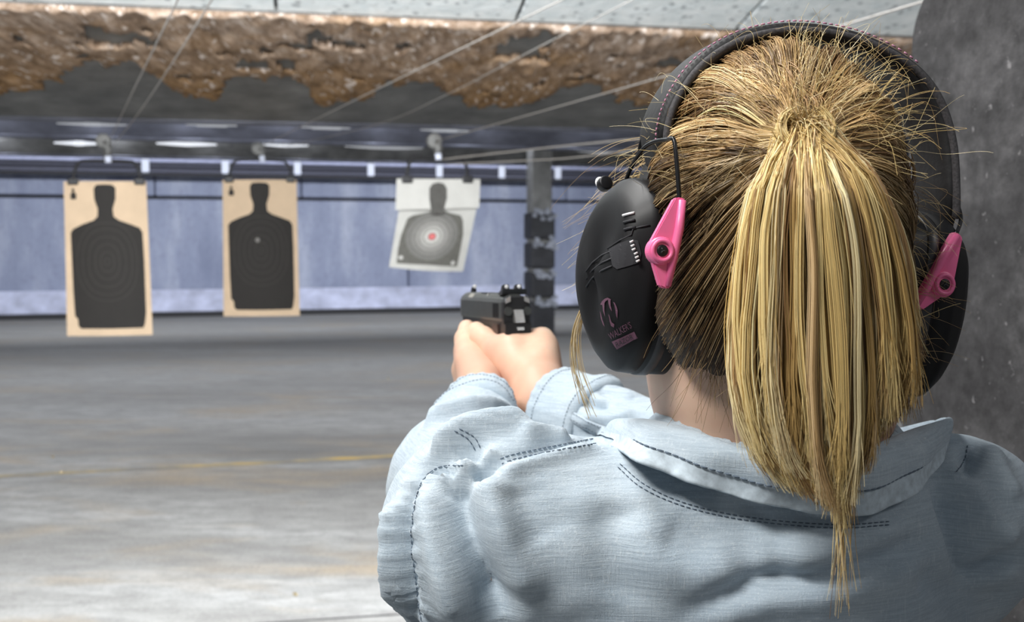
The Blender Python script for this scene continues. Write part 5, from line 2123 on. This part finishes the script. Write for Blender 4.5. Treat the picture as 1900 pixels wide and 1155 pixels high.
hexa(bm, [G(-.0150, .012, -.046), G(-.0128, .012, -.046), G(-.0128, .045, -.046), G(-.0150, .045, -.046), G(-.0150, .014, -.030), G(-.0128, .014, -.030), G(-.0128, .030, -.030), G(-.0150, .030, -.030)])
bmesh_obj('grip_panel', bm, M_GRIP, frame)
tube('trigger_guard', catmull([G(0, .056, -.044), G(0, .060, -.060), G(0, .078, -.069), G(0, .100, -.064), G(0, .110, -.045)], 20), .0032, M_FRAME, frame, 8)
tube('trigger', [G(0, .078, -.044), G(0, .076, -.054), G(0, .080, -.062)], .0026, M_FRAME, frame, 8)
# rear block, tang, hammer
bm = bmesh.new()
gsect(bm, [(-.0132, -.0300), (-.0136, -.0220), (-.0132, -.0080), (-.0100, -.0020), (.0100, -.0020), (.0132, -.0080), (.0136, -.0220), (.0132, -.0300)], [-.004, -.0025, .0035, .0045], [.92, 1, 1, 1])
bmesh_obj('rear_block', bm, M_FRAME, slide)
bm = bmesh.new()
gsect(bm, [(-.0105, -.0450), (-.0132, -.0400), (-.0132, -.0290), (.0132, -.0290), (.0132, -.0400), (.0105, -.0450)], [-.010, -.007, .012], [.9, 1, 1])
bmesh_obj('tang', bm, M_FRAME, frame)
for s in (-1, 1):
    bm = bmesh.new()
    add_tube(bm, [G(s * .0098, -.006, -.0165), G(s * .0098, -.0068, -.0165)], .0042, 18)
    bmesh_obj('safety_boss', bm, M_SLIDE, slide, smooth=False)
    bm = bmesh.new()
    hexa(bm, [G(s * .0072, -.0062, -.0070), G(s * .0122, -.0062, -.0090), G(s * .0122, -.002, -.0090), G(s * .0072, -.002, -.0070), G(s * .0072, -.0058, -.0018), G(s * .0118, -.0058, -.0048), G(s * .0118, -.002, -.0048), G(s * .0072, -.002, -.0018)])
    bmesh_obj('worn_corner', bm, M_SHINE, slide)
bm = bmesh.new()
hexa(bm, [G(-.0038, -.0115, -.0275), G(.0062, -.0115, -.0275), G(.0062, -.004, -.030), G(-.0038, -.004, -.030), G(-.0048, -.0090, -.0150), G(.0048, -.0090, -.0150), G(.0048, -.001, -.0150), G(-.0048, -.001, -.0150)])
bevelled(bm, .0009, 2)
tag(bmesh_obj('hammer', bm, M_SHINE, gun), 'bright worn steel hammer')
bm = bmesh.new()
hexa(bm, [G(-.0022, -.0120, -.0350), G(.0050, -.0120, -.0350), G(.0050, -.006, -.0355), G(-.0022, -.006, -.0355), G(-.0026, -.0112, -.0318), G(.0048, -.0112, -.0318), G(.0048, -.006, -.0318), G(-.0026, -.006, -.0318)])
bevelled(bm, .0006, 2)
bmesh_obj('hammer_spur', bm, M_SHINE, gun)
# sights
bm = bmesh.new()
hexa(bm, [G(-.0120, .006, -.0008), G(.0135, .006, -.0008), G(.0100, .030, -.0008), G(-.0100, .030, -.0008), G(-.0120, .005, .0052), G(.0130, .005, .0052), G(.0085, .022, .0042), G(-.0085, .022, .0042)])
bevelled(bm, .0008, 2)
rs = bmesh_obj('rear_sight', bm, M_FRAME, gun)
for r0 in (-.0085, .0045):
    bm = bmesh.new()
    hexa(bm, [G(r0 - .003, .006, .0045), G(r0 + .0045, .006, .0045), G(r0 + .0045, .014, .0045), G(r0 - .003, .014, .0045), G(r0 - .002, .006, .0095), G(r0 + .0035, .006, .0095), G(r0 + .0035, .013, .0085), G(r0 - .002, .013, .0085)])
    bevelled(bm, .0007, 2)
    e_ = bmesh_obj('sight_ear', bm, M_FRAME, rs)
    bm = bmesh.new()
    disc_between(bm, G(r0 + .0008, .0066, .0072), G(r0 + .0008, .0048, .0072), .0019, 14, .0003)
    bmesh_obj('white_dot', bm, M_DOTS, rs, smooth=True)
bm = bmesh.new()
hexa(bm, [G(-.0022, .150, -.001), G(.0022, .150, -.001), G(.0022, .161, -.001), G(-.0022, .161, -.001), G(-.0019, .150, .0065), G(.0019, .150, .0065), G(.0019, .156, .0055), G(-.0019, .156, .0055)])
bevelled(bm, .0004, 1)
fs_ = bmesh_obj('front_sight', bm, M_FRAME, gun)
bm = bmesh.new()
disc_between(bm, G(0, .1505, .0060), G(0, .1488, .0060), .0022, 14, .0003)
bmesh_obj('white_dot', bm, M_DOTS, fs_, smooth=True)
bm = bmesh.new()
add_tube(bm, [G(0, .160, -.0145), G(0, .172, -.0145)], .0068, 18)
bmesh_obj('barrel', bm, M_FRAME, gun, smooth=False)
